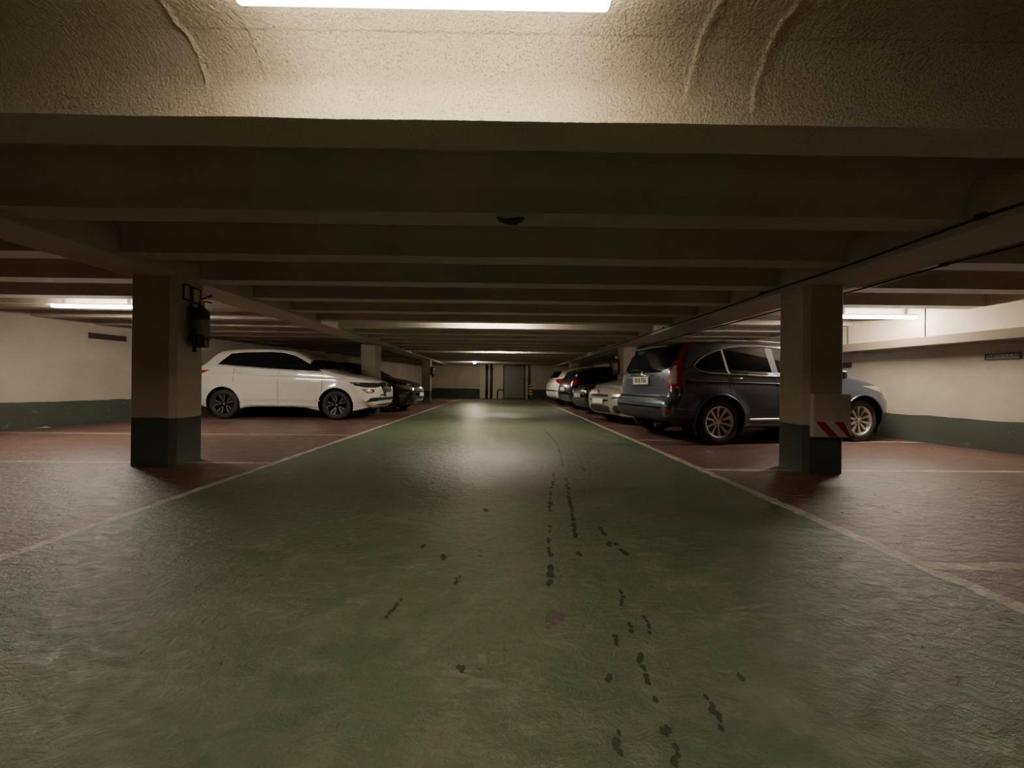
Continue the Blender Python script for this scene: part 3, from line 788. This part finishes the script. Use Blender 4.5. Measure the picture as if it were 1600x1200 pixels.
    def wheels(s):
        sp = s.sp; st = sp.get('wheel', 'ten'); sx = s.sx; r = s.rw; rr = sp.get('rim', .225) * sx
        tw = .215 * sx
        b = B(); prof = [(rr, -tw / 2 + .01), (rr + .012, -tw / 2), (r - .06, -tw / 2 - .002), (r - .022, -tw / 2 + .008), (r - .004, -tw / 2 + .03), (r, -tw / 2 + .05), (r, -.035), (r - .008, -.03), (r, -.025), (r, .025), (r - .008, .03), (r, .035), (r, tw / 2 - .05), (r - .004, tw / 2 - .03), (r - .022, tw / 2 - .008), (r - .06, tw / 2 + .002), (rr + .012, tw / 2), (rr, tw / 2 - .01)]
        lathe(b, prof, n=56); tme = bpy.data.meshes.new('wheel'); b.to_mesh(tme); b.free(); tme.materials.append(M['tyre'])
        b = B(); o = tw / 2 - .012                       # outboard face at +Z
        lathe(b, [(rr + .004, o + .004), (rr + .006, o - .008), (rr - .012, o - .012), (rr - .022, o - .05), (rr - .03, -tw / 2 + .02)], n=48, mi=0)
        lathe(b, [(rr + .004, o + .004), (rr - .010, o + .004), (rr - .014, o - .012)], n=48, mi=0)
        lathe(b, [(0, o - .10), (rr - .03, o - .10)], n=32, mi=2)
        def spoke(a, w0, w1, r0, r1, z0, z1, th, mi, skew=0.):
            ca, sa = math.cos(a), math.sin(a)
            def P(rad, lat, z): return Vector((ca * rad - sa * lat, sa * rad + ca * lat, z))
            v = [b.verts.new(P(*q)) for q in ((r0, -w0, z0), (r0, w0, z0), (r1, w1 + skew, z1), (r1, -w1 + skew, z1), (r0, -w0, z0 - th), (r0, w0, z0 - th), (r1, w1 + skew, z1 - th), (r1, -w1 + skew, z1 - th))]
            for q in ((0, 1, 2, 3), (0, 4, 5, 1), (1, 5, 6, 2), (2, 6, 7, 3), (3, 7, 4, 0)): b.faces.new([v[k] for k in q]).material_index = mi
        if st == 'ten':
            for k in range(10): spoke(2 * math.pi * (k + .5) / 10, .011, .021, .05 * sx, rr - .008, o - .028, o - .006, .035, 0)
            lathe(b, [(0, o - .014), (.03, o - .014), (.034, o - .022), (.068, o - .028), (.078, o - .045)], n=28, mi=0)
            for k in range(5):
                a = 2 * math.pi * k / 5 + .3; lathe(b, [(0, o - .018), (.009, o - .018), (.010, o - .03)], T(.052 * math.cos(a), .052 * math.sin(a), 0), 8, mi=1)
        elif st == 'split':
            for k in range(5):
                a = 2 * math.pi * k / 5 + .33
                for q in (-1, 1):
                    spoke(a + q * .10, .013, .022, .045, rr - .008, o - .03, o - .008, .035, 1, q * .026)
                    spoke(a + q * .10, .0034, .0034, .07, rr - .012, o - .027, o - .004, .01, 0, q * .046)
                    spoke(a + q * .10, .002, .002, .10, rr - .012, o - .026, o - .004, .01, 0, q * .006)
                spoke(a, .0018, .0018, rr - .03, rr - .012, o - .006, o - .004, .008, 0)
            lathe(b, [(0, o - .018), (.026, o - .018), (.030, o - .026), (.060, o - .032), (.066, o - .05)], n=28, mi=1)
            lathe(b, [(0, o - .016), (.018, o - .016), (.02, o - .02)], n=16, mi=0)
        rim = bpy.data.meshes.new('rim'); b.to_mesh(rim); b.free()
        for q in ((M['alloy'], M['alloydark'], M['liner']) if st == 'ten' else (M['alloy'], M['alloydark'], M['liner'])): rim.materials.append(q)
        if st == 'split':
            for p_ in rim.polygons:
                if p_.index < 48 * 6 and p_.material_index == 0: p_.material_index = 1
        for ax, _ in s.axles:
            for sg in (-1, 1):
                yw = float(s.Y(np.array([ax + s.ra]), np.array([s.rw + .08]))[0]) - .02 - tw / 2
                w = bpy.data.objects.new('wheel', tme); COL.objects.link(w); w.parent = s.root
                w.location = (ax, sg * yw, r); w.rotation_euler = (R(90 if sg < 0 else -90), 0, 0)
                if sg < 0 and False: pass
                q = bpy.data.objects.new('rim', rim); COL.objects.link(q); q.parent = w; q.rotation_euler = (0, 0, s.sp.get('spin', 0.) + ax)
                # dark arch liner
                bm = B(); n = 22; rings = []
                a0 = -R(28)
                angs = [a0 + (math.pi - 2 * a0) * k / n for k in range(n + 1)]
                px_ = np.array([ax + s.ra * math.cos(a) for a in angs]); pz_ = np.array([s.rw + s.ra * math.sin(a) for a in angs])
                yy = s.Y(px_, pz_)
                for a, xx, zz_, y_ in zip(angs, px_, pz_, yy):
                    rings.append([bm.verts.new((xx, sg * (y_ + .001), zz_)), bm.verts.new((ax + (s.ra + .02) * math.cos(a), sg * (y_ - .05), s.rw + (s.ra + .02) * math.sin(a))), bm.verts.new((ax + (s.ra + .02) * math.cos(a), sg * (yw - .2), s.rw + (s.ra + .02) * math.sin(a)))])
                for p, q_ in zip(rings, rings[1:]):
                    for k in range(2): bm.faces.new((p[k], p[k + 1], q_[k + 1], q_[k]))
                bm.faces.new([p[2] for p in rings])
                bmo('wheel_arch', bm, M['liner'], s.root)
                if s.sp.get('lip'):
                    bm = B(); tube(bm, [(x_, sg * (y_ + .003), z_) for x_, y_, z_ in zip(px_, yy, pz_)], .012, 8); bmo('arch_trim', bm, M[s.sp['lip']], s.root)
    def mirror(s, x, z, mat, sides=(-1, 1)):
        for sg in sides:
            y = float(s.Y(np.array([x * s.sx]), np.array([z * s.sz]))[0])
            bm = B(); box(bm, (x * s.sx, sg * (y + .12), z * s.sz + .035), (.10, .20, .13), bev=.04, seg=4); box(bm, (x * s.sx + .0, sg * (y + .02), z * s.sz), (.06, .08, .03), bev=.01)
            o = bmo('wing_mirror', bm, M[mat], s.root, True)
            bm = B(); box(bm, (x * s.sx - .051, sg * (y + .12), z * s.sz + .035), (.004, .15, .09), bev=.002); bmo('mirror_glass', bm, M['chrome'], o)
    def handle(s, x, z, mat, sides=(-1, 1)):
        for sg in sides:
            q = s.surf([(x - .09, z), (x - .06, z + .004), (x, z + .006), (x + .06, z + .004), (x + .09, z)], .0)
            bm = B(); tube(bm, [(a, sg * (b + o_), c) for (a, b, c), o_ in zip(q, (.0, .022, .028, .022, 0))], [.008, .011, .012, .011, .008], 8)
            par = s.parts.get(('front_door' if x > -.3 else 'rear_door', sg), s.root)
            bmo('door_handle', bm, M[mat], par)
    def plate(s, y, z, rear, txt, off=.03, h=.11, tilt=0):
        p = s.frontpt(y, z, rear, off + s.sp.get('crown', .03)); a = R(-90) if rear else R(90)
        mt = T(*p) @ RZ(a) @ RX(R(tilt))
        bm = B(); box(bm, (0, 0, 0), (.52 * s.sx, .012, h), bev=.004); bm.transform(mt); o = bmo('number_plate', bm, M['plate'], s.root)
        bm = B(); box(bm, (-.24 * s.sx, -.0065, 0), (.035, .003, h - .012)); bm.transform(mt); bmo('plate_band', bm, M['eu'], o)
        if txt: text('plate_lettering', txt, h * .92, mt @ T(.018, -.0085, 0) @ RX(R(90)), M['ink'], o, .80, .001)
        return o
    def badge(s, z, rear=False, r=.045, mat='chrome', off=.005):
        p = s.frontpt(0, z, rear, off + s.sp.get('crown', .03)); bm = B(); mt = T(*p) @ RY(R(-90 if rear else 90))
        lathe(bm, [(r, 0), (r, .008), (r * .8, .012), (r * .72, .006), (0, .006)], mt, 20); bmo('badge', bm, M[mat], s.root)

def reg(n, m, pl, p, **k): return dict(n=n, m=m, pl=pl, p=p, **k)

# ---- pale compact SUV on the left -------------------------------------------------
wdw = [(1.00, 1.075), (.40, 1.11), (-.3, 1.15), (-.9, 1.19), (-1.50, 1.235), (-1.44, 1.30), (-1.24, 1.485), (-.9, 1.515), (-.3, 1.53), (.02, 1.51), (.30, 1.44), (.62, 1.28)]
karoq = dict(wb=2.638, w=.915, paint='white', ds=.013, nose_x=2.02, tail_x=-2.02, beltf=1.06, beltr=1.20, tumble=.34, wheel='split', rim=.242, rw=.345, ra=.405, bf=.42, af=.36, spin=.2,
  top=[(2.22, .55), (2.21, .70), (2.17, .80), (2.06, .875), (1.8, .945), (1.4, 1.025), (1.14, 1.08), (1.03, 1.125), (.55, 1.42), (.30, 1.535), (.05, 1.585), (-.4, 1.612), (-.9, 1.608), (-1.3, 1.58), (-1.52, 1.55), (-1.62, 1.50), (-1.76, 1.36), (-1.98, 1.14), (-2.10, .98), (-2.17, .8), (-2.18, .55)],
  bot=[(2.22, .55), (2.19, .33), (2.08, .24), (1.78, .19), (1.2, .19), (.86, .20), (.62, .26), (.3, .275), (-.55, .275), (-.80, .26), (-.98, .21), (-1.7, .24), (-2.05, .31), (-2.14, .42), (-2.18, .55)],
  regions=[
    reg('windshield', 'glass', 'front', [(0, 1.13), (3.3, 1.13), (3.3, 1.55), (0, 1.55)], xr=(.28, 1.02)),
    reg('side_window', 'glass', 'side', between(wdw, -9, -1.06, .2), split=1, key='quarter_window'),
    reg('side_window', 'glass', 'side', between(wdw, -1.02, -.11, .06), split=1, key='rear_pane', par='rear_door'),
    reg('side_window', 'glass', 'side', between(wdw, -.03, 9, .06), split=1, key='front_pane', par='front_door'),
    reg('window_pillar', 'glass', 'side', between(wdw, -1.3, -.8), split=1, key='rear_pillar'), reg('window_pillar', 'glass', 'side', between(wdw, -.3, .2), split=1),
    reg('headlight', 'headdark', 'front', [(.36, .76), (.62, .735), (.98, .73), (1.30, .775), (1.38, .855), (1.0, .85), (.55, .84), (.36, .84)], split=1),
    reg('grille', 'plast', 'front', [(0, .58), (.28, .60), (.38, .74), (.36, .845), (0, .86)]),
    reg('fog_lamp', 'fog', 'front', [(.84, .625), (.98, .62), (1.10, .675), (.84, .69)], split=1),
    reg('fog_lamp_surround', 'plast', 'front', [(.74, .63), (.84, .605), (1.0, .60), (1.16, .69), (.76, .705)], split=1),
    reg('lower_intake', 'plast', 'front', [(0, .43), (.45, .42), (.95, .40), (1.02, .41), (.88, .50), (.45, .51), (.32, .49), (0, .49)]),
    reg('lower_slot', 'plast', 'front', [(0, .305), (.62, .325), (.62, .345), (.3, .345), (0, .345)]),
    reg('bumper_lip', 'plast', 'front', [(0, .0), (1.02, .0), (1.02, .22), (.85, .27), (.5, .255), (0, .255)]),
    reg('taillight', 'redlens', 'rear', [(.50, .98), (1.0, .95), (1.2, 1.10), (.5, 1.10)], split=1),
    reg('rear_window', 'glass', 'rear', [(0, 1.20), (.66, 1.20), (.58, 1.48), (0, 1.48)]),
    reg('front_door', 'white', 'side', [(1.02, 1.062), (1.00, .30), (.92, .27), (-.02, .30), (-.05, 1.14), (-.02, 1.55), (.3, 1.47), (.62, 1.30)], split=1, key='front_door'),
    reg('rear_door', 'white', 'side', [(-.05, 1.14), (-.02, .30), (-.72, .30), (-.93, .62), (-1.08, .80), (-1.08, 1.20), (-.95, 1.54), (-.02, 1.55)], split=1, key='rear_door'),
    reg('rear_valance', 'plast', 'under', [(-2.3, .26), (2, .26)], xr=(-3, -1.32)), reg('sill', 'plast', 'under', [(-1.2, .20), (-.6, .245), (.4, .245), (1.0, .20)], xr=(-1.3, 1.3), split=1),
  ])
cw = Car('white compact SUV with black split-spoke wheels parked nose to the lane on the left', karoq, (-5.03, 9.65), R(-1.6), .966, 1.0)
cw.line([(1.005, 1.055), (1.00, .64)], .0035, 'door_seam', 'plast', 0, step=.05)
cw.line([(1.00, .34), (.99, .30), (.92, .28), (-.02, .30), (-.04, 1.14)], .0035, 'door_seam', 'plast', 0, step=.05)
cw.line([(-.02, .30), (-.72, .30)], .0035, 'door_seam', 'plast', 0, step=.05)
cw.line([(-1.08, .84), (-1.09, 1.18)], .0035, 'door_seam', 'plast', 0, step=.05)
cw.line([(.95, .43), (.5, .46), (-.2, .45), (-.7, .43)], .012, 'sill_crease', 'white', -.006, step=.05)
cw.line([(1.0, 1.055), (.40, 1.095), (-.3, 1.135), (-.9, 1.175), (-1.50, 1.22)], .006, 'window_trim', 'plast', .002, step=.05)
cw.line([(1.34, .955), (1.1, .968), (.4, 1.0), (-.4, 1.03), (-1.0, 1.06)], .005, 'body_crease', 'white', -.001, step=.05)
cw.handle(-.12, .975, 'white'); cw.handle(-1.02, 1.045, 'white'); cw.mirror(.80, 1.09, 'plast', (1,))
cw.plate(0, .56, False, '', .03, .115); cw.badge(.80, False, .045, 'greychrome')
for y in (-.3, -.2, -.1, .1, .2, .3):
    bm = B(); box(bm, cw.frontpt(y, .76, False, .03 * (1 - y * y)), (.02, .014, .13), bev=.003); bmo('grille_bar', bm, M['alloydark'], cw.root)
for sg in (-1, 1):
    for yy, zz_ in ((.50, .80), (.62, .80)):
        bm = B()
        q = float(cw.xfz(np.array([zz_]))[0]); yv = np.array([1.0]);
        box(bm, (q - .03 - (yy - .4) * .45, sg * yy, zz_), (.05, .05, .045), bev=.018); bmo('lamp_element', bm, M['fog'], cw.root)
for sg in (-1, 1):
    q = cw.surf([(1.84, .825), (1.70, .832), (1.66, .80)], .0)
    bm = B(); tube(bm, [(a, sg * (b + .002), c) for a, b, c in q], .006, 6); bmo('lamp_element', bm, M['fog'], cw.root)

# ---- blue-grey SUV on the right ---------------------------------------------------
dlo = [(-1.70, 1.235), (-1.64, 1.17), (-1.50, 1.135), (-1.2, 1.118), (-.6, 1.10), (.3, 1.075), (.95, 1.06), (.62, 1.30), (.25, 1.48), (-.1, 1.56), (-.5, 1.585), (-.85, 1.575), (-1.15, 1.53), (-1.4, 1.45), (-1.6, 1.34)]
crv = dict(wb=2.62, w=.92, paint='bluegrey', ds=.011, nose_x=2.0, tail_x=-1.88, beltf=1.05, beltr=1.15, tumble=.30, wheel='ten', rim=.232, rw=.345, ra=.415, lip='bluegrey', spin=.05, crease=0, ar=.16, br=.17, bf=.38, af=.34, at=.08, bt=.10,
  top=[(2.10, .58), (2.09, .74), (2.02, .85), (1.85, .94), (1.5, 1.03), (1.15, 1.10), (1.02, 1.16), (.45, 1.52), (.2, 1.61), (-.1, 1.66), (-.6, 1.68), (-1.1, 1.675), (-1.5, 1.65), (-1.80, 1.62), (-1.86, 1.58), (-1.93, 1.42), (-2.02, 1.17), (-2.04, 1.0), (-2.05, .76), (-2.10, .70), (-2.14, .66), (-2.15, .55)],
  bot=[(2.10, .58), (2.08, .36), (1.98, .27), (1.75, .24), (1.2, .23), (.8, .25), (-.8, .26), (-1.2, .25), (-1.85, .31), (-2.05, .36), (-2.12, .44), (-2.15, .55)],
  regions=[
    reg('windshield', 'glass', 'front', [(0, 1.17), (3.3, 1.20), (3.3, 1.60), (0, 1.60)], xr=(.22, 1.02)),
    reg('side_window', 'glass', 'side', between(dlo, -9, -1.165, -.10), split=1, key='quarter_window'),
    reg('side_window', 'glass', 'side', between(dlo, -1.13, -.36, -.10), split=1, key='rear_pane', par='rear_door'),
    reg('side_window', 'glass', 'side', between(dlo, -.25, 9, -.06), split=1, key='front_pane', par='front_door'),
    reg('window_pillar', 'greychrome', 'side', between(dlo, -1.18, -1.12, -.10), split=1),
    reg('window_pillar', 'plast', 'side', dlo, split=1, key='middle_pillar'),
    reg('taillight', 'clearlens', 'rear', [(.70, .955), (.895, .955), (.88, 1.10), (.83, 1.24), (.765, 1.25), (.715, 1.10)], split=1, key='clear_lens'),
    reg('taillight', 'redlens', 'rear', [(.69, .885), (1.03, .90), (1.00, 1.10), (.93, 1.25), (.89, 1.45), (.87, 1.60), (.76, 1.60), (.77, 1.40), (.73, 1.22), (.70, 1.05)], split=1),
    reg('rear_window', 'glass', 'rear', [(0, 1.14), (.50, 1.14), (.70, 1.22), (.74, 1.40), (.72, 1.57), (0, 1.57)]),
    reg('headlight', 'headlens', 'front', [(.45, .80), (.8, .76), (1.2, .84), (1.4, .95), (1.0, .96), (.5, .90)], split=1),
    reg('grille', 'plast', 'front', [(0, .62), (.42, .64), (.46, .86), (0, .88)]),
    reg('lower_intake', 'plast', 'front', [(0, .34), (.7, .34), (.7, .52), (0, .52)]),
    reg('rear_reflector', 'redlens', 'rear', [(.74, .495), (.92, .505), (.92, .555), (.76, .55)], split=1),
    reg('rear_bumper_slot', 'plast', 'rear', [(0, .42), (.62, .42), (.70, .60), (0, .60)]),
    reg('tailgate_recess', 'navy', 'rear', [(0, .715), (.78, .735), (.78, .755), (0, .74)]),
    reg('lower_cladding', 'plast', 'side', [(-2.3, .0), (-2.3, .42), (-1.7, .43), (-1.55, .35), (-1.5, .0)], split=1),
    reg('front_door', 'bluegrey', 'side', [(.98, 1.05), (.95, .36), (-.28, .36), (-.32, 1.10), (-.36, 1.60), (.3, 1.5), (.66, 1.31)], split=1, key='front_door'),
    reg('rear_door', 'bluegrey', 'side', [(-.32, 1.10), (-.28, .36), (-.80, .36), (-.98, .62), (-1.13, .80), (-1.15, 1.14), (-.6, 1.13)], split=1, key='rear_door'),
    reg('sill_cladding', 'plast', 'under', [(-2.3, .42), (-1.75, .41), (-1.7, .30), (2.3, .30)]),
  ])
cc = Car('blue-grey SUV with bright ten-spoke wheels parked tail to the lane behind the large right pillar', crv, (4.21, 6.54), R(9.8), .966, .92)
cc.line(dlo[6:] + dlo[:1], .0115, 'window_trim', 'chrome', .003, step=.05)
cc.line(dlo[:7], .008, 'window_trim', 'chrome', .003, step=.05)
cc.line([(-1.86, 1.0), (-1.6, .995), (-1.1, .985), (-.3, .97), (.9, .95)], .011, 'body_moulding', 'plast', .003, step=.06)
cc.line([(-.84, .395), (-.3, .40), (.4, .40), (.86, .39)], .020, 'sill_strip', 'greychrome', -.004, step=.06)
cc.line([(-.32, 1.08), (-.28, .37), (-.80, .37), (-.98, .62), (-1.13, .80), (-1.15, 1.11)], .0035, 'door_seam', 'plast', 0, step=.05)
cc.line([(-2.05, .57), (-1.9, .565), (-1.76, .55)], .006, 'bumper_seam', 'greychrome', 0, step=.04)
cc.line([(-1.5, 1.655), (-1.0, 1.68), (-.4, 1.685), (.1, 1.66)], .012, 'roof_rail', 'greychrome', .0, step=.05)
cc.handle(-1.0, 1.045, 'chrome'); cc.handle(-.12, 1.02, 'chrome'); cc.mirror(.72, 1.09, 'bluegrey')
cc.plate(.03, 1.005, True, '0018 FSN', .012, .12)
for pts, r, nm, mt_ in (([(-.34, 1.085), (0, 1.095), (.34, 1.085)], .016, 'number_plate_garnish', 'chrome'), ([(-.29, .925), (0, .925), (.29, .925)], .008, 'plate_recess', 'plast'),
                   ([(-.60, .70), (-.3, .705), (0, .706), (.3, .705), (.6, .70)], .008, 'bumper_edge', 'greychrome')):
    bm = B(); tube(bm, [Vector(cc.frontpt(y, z, True, .034 * (1 - (y / .75) ** 2))) for y, z in pts], r, 8); bmo(nm, bm, M[mt_], cc.root)
bm = B(); tube(bm, [cc.frontpt(-.05, 1.17, True, .045), cc.frontpt(.12, 1.19, True, .05), cc.frontpt(.36, 1.21, True, .04)], .008, 6); bmo('rear_wiper', bm, M['plast'], cc.root)
for sg in (-1, 1):
    p = [Vector(cc.frontpt(sg * .60, .99, True, .004)), Vector(cc.frontpt(sg * .50, 1.10, True, .012)), Vector(cc.frontpt(sg * .42, 1.125, True, .02))]
    bm = B(); tube(bm, p, .010, 6); bmo('glass_edge_trim', bm, M['greychrome'], cc.root)
bm = B(); box(bm, cc.frontpt(0, 1.58, True, .04), (.14, 1.05, .03), bev=.012); bmo('roof_spoiler', bm, M['bluegrey'], cc.root, True)
cc.badge(1.135, True, .04, 'chrome', -.002)
bm = B(); tube(bm, [(-1.7, -.5, .27), (-2.06, -.5, .26)], .03, 12); bmo('exhaust_pipe', bm, M['plast'], cc.root)

# ---- generic hatchbacks -------------------------------------------------------------
hw = [(.92, .965), (-.2, .99), (-1.1, 1.03), (-1.42, 1.08), (-1.32, 1.20), (-1.0, 1.33), (-.4, 1.385), (-.05, 1.37), (.3, 1.26)]
def hatch(paint, front, rear, ds=.018, **k):
    d = dict(wb=2.58, w=.885, paint=paint, ds=ds, nose_x=1.92, tail_x=-1.86, beltf=.95, beltr=1.02, tumble=.38, wheel='ten', rim=.21, rw=.32, ra=.375, bf=.42, af=.38, ar=.2, br=.22,
      top=[(2.08, .50), (2.075, .62), (2.02, .74), (1.85, .84), (1.5, .925), (1.2, .98), (1.0, 1.02), (.45, 1.30), (.1, 1.41), (-.3, 1.455), (-.8, 1.45), (-1.3, 1.40), (-1.62, 1.335), (-1.72, 1.29), (-1.92, 1.06), (-1.99, .95), (-2.04, .8), (-2.07, .62), (-2.07, .5)],
      bot=[(2.08, .50), (2.06, .32), (1.98, .22), (1.7, .18), (1.1, .18), (.8, .20), (-.8, .20), (-1.6, .21), (-1.95, .29), (-2.04, .36), (-2.07, .50)],
      regions=[reg('windshield', 'glass', 'front', [(0, 1.02), (3.3, 1.02), (3.3, 1.39), (0, 1.39)], xr=(.12, .98)),
        reg('side_window', 'glass', 'side', between(hw, -9, -1.0, .1), split=1, key='quarter_window'),
        reg('side_window', 'glass', 'side', between(hw, -.96, -.18, .05), split=1, key='rear_pane', par='rear_door'),
        reg('side_window', 'glass', 'side', between(hw, -.10, 9, .05), split=1, key='front_pane', par='front_door'),
        reg('window_pillar', 'plast', 'side', between(hw, -1.2, -.7), split=1, key='rear_pillar'), reg('window_pillar', 'plast', 'side', between(hw, -.3, .1), split=1),
        reg('rear_window', 'glass', 'rear', [(0, 1.03), (.60, 1.03), (.56, 1.27), (0, 1.28)])] + front + rear + [
        reg('front_door', paint, 'side', [(.93, .95), (.92, .28), (-.14, .28), (-.14, 1.0), (-.10, 1.41), (.32, 1.29)], split=1, key='front_door'),
        reg('rear_door', paint, 'side', [(-.14, 1.0), (-.14, .28), (-.8, .28), (-1.02, .70), (-1.0, 1.02), (-.98, 1.36), (-.10, 1.41)], split=1, key='rear_door'),
        reg('rear_valance', 'plast', 'under', [(-2.3, .24), (2.3, .24)], xr=(-3, -1.29)), reg('sill', 'plast', 'under', [(-2.3, .22), (2.3, .22)], xr=(-1.27, 1.27), split=1)])
    d.update(k); return d
F_silver = [reg('headlight', 'headlens', 'front', [(.50, .70), (.66, .655), (.95, .67), (1.35, .80), (1.50, .86), (1.2, .86), (.75, .80)], split=1),
    reg('grille', 'plast', 'front', [(0, .595), (.40, .60), (.42, .64), (0, .66)]),
    reg('bumper_slot', 'plast', 'front', [(.50, .55), (.62, .605), (1.10, .625), (1.10, .60), (.66, .565)], split=1),
    reg('lower_intake', 'plast', 'front', [(0, .255), (.36, .255), (.46, .285), (.44, .405), (0, .405)]),
    reg('side_intake', 'plast', 'front', [(.60, .27), (.98, .27), (1.10, .40), (1.05, .44), (.62, .42), (.56, .36)], split=1)]
F_dark = [reg('headlight', 'headlens', 'front', [(.46, .66), (.66, .63), (1.0, .66), (1.32, .76), (1.2, .80), (.8, .77), (.5, .71)], split=1),
    reg('grille', 'plast', 'front', [(0, .57), (.42, .58), (.44, .66), (0, .67)]),
    reg('lower_intake', 'plast', 'front', [(0, .25), (.9, .28), (.95, .40), (0, .42)])]
R_hatch = [reg('taillight', 'redlens', 'rear', [(.52, .86), (1.02, .83), (1.22, .96), (1.05, 1.0), (.6, .965)], split=1),
    reg('bumper_slot', 'plast', 'rear', [(0, .58), (.8, .58), (.8, .605), (0, .60)])]
R_white = [reg('taillight', 'redlens', 'rear', [(.48, .93), (.88, .80), (1.30, .97), (1.18, 1.0), (.55, .985)], split=1),
    reg('bumper_slot', 'plast', 'rear', [(0, .565), (.86, .535), (.86, .56), (0, .60)])]

def finish(c, front_plate=None, rear_plate=None, hmat=None, fz=.50, rz_=.74, **k):
    c.handle(-.24, .86, hmat or c.paint); c.handle(-.94, .89, hmat or c.paint); c.mirror(.74, .96, hmat or c.paint)
    for pts in ([(.93, .93), (.92, .30), (-.14, .28), (-.14, .98)], [(-.14, .28), (-.8, .28), (-1.02, .70), (-1.0, 1.0)]):
        c.line(pts, .0035, 'door_seam', 'plast', 0, step=.08)
    if front_plate is not None: c.plate(0, fz, False, front_plate, .012, .11)
    if rear_plate is not None: c.plate(0, rz_, True, rear_plate, .012, .11)

c = Car('silver hatchback parked nose out between the blue-grey SUV and the black cars', hatch('silver', F_silver, R_hatch, .013), (4.06, 8.98), R(194), .966, 1.0)
finish(c, '', None, None, .50); c.badge(.70, False, .045, 'chrome')
for sg in (-1, 1):
    bm = B()
    for a, b, r in ((.78, .735, .034), (1.0, .77, .03)):
        x_ = float(c.xfz(np.array([b]))[0]) - (a - .55) * .62
        box(bm, (x_, sg * (.60 + (a - .78) * .55), b), (.06, .06, .055), bev=.022)
    bmo('lamp_element', bm, M['fog'], c.root)

c = Car('black low car parked nose out directly behind the silver hatchback', hatch('black', F_dark, R_hatch, .02), (4.16, 11.6), R(191), .966, .97)
finish(c, '', None, None, .56)
bm = B(); tube(bm, [c.frontpt(-.44, .67, False, .0), c.frontpt(-.2, .675, False, .03), c.frontpt(.2, .675, False, .03), c.frontpt(.44, .67, False, .0)], .012, 6); bmo('grille_trim', bm, M['chrome'], c.root)
c = Car('black hatchback parked tail out with lit-looking red tail lamps beside the far white car', hatch('navy', F_dark, R_hatch, .018), (4.03, 13.5), R(8), .966, 1.0)
finish(c, None, '', None, rz_=.70)
bm = B(); tube(bm, [c.frontpt(-.5, .70, True, -.0), c.frontpt(0, .70, True, .03), c.frontpt(.5, .70, True, 0)], .012, 6); bmo('tailgate_trim', bm, M['chrome'], c.root)
c = Car('white hatchback parked tail out, farthest car on the right', hatch('white2', F_dark, R_white, .018), (3.86, 15.85), R(10), .966, 1.08)
finish(c, None, None)
c = Car('dark hatchback parked nose out behind the white SUV on the left', hatch('black', F_dark, R_hatch, .016), (-4.62, 12.25), R(-3), .966, 1.0)
finish(c, '', None, None, .50); c.badge(.62, False, .045, 'chrome')
bm = B(); tube(bm, [c.frontpt(-.75, .33, False, -.14), c.frontpt(-.4, .32, False, .0), c.frontpt(0, .32, False, .03), c.frontpt(.4, .32, False, 0), c.frontpt(.75, .33, False, -.14)], .012, 6); bmo('bumper_trim', bm, M['greychrome'], c.root)

# ------------------------------------------------------------------ world and colour
w = bpy.data.worlds.new('world'); SC.world = w; w.use_nodes = True
w.node_tree.nodes['Background'].inputs[0].default_value = (.5, .42, .34, 1); w.node_tree.nodes['Background'].inputs[1].default_value = .0
SC.view_settings.view_transform = 'AgX'; SC.view_settings.look = 'None'; SC.view_settings.exposure = 2.05; SC.view_settings.gamma = 1.2
SC.cycles.use_denoising = True
SC.cycles.max_bounces = 8; SC.cycles.diffuse_bounces = 5; SC.cycles.glossy_bounces = 4
SC.cycles.sample_clamp_indirect = 6
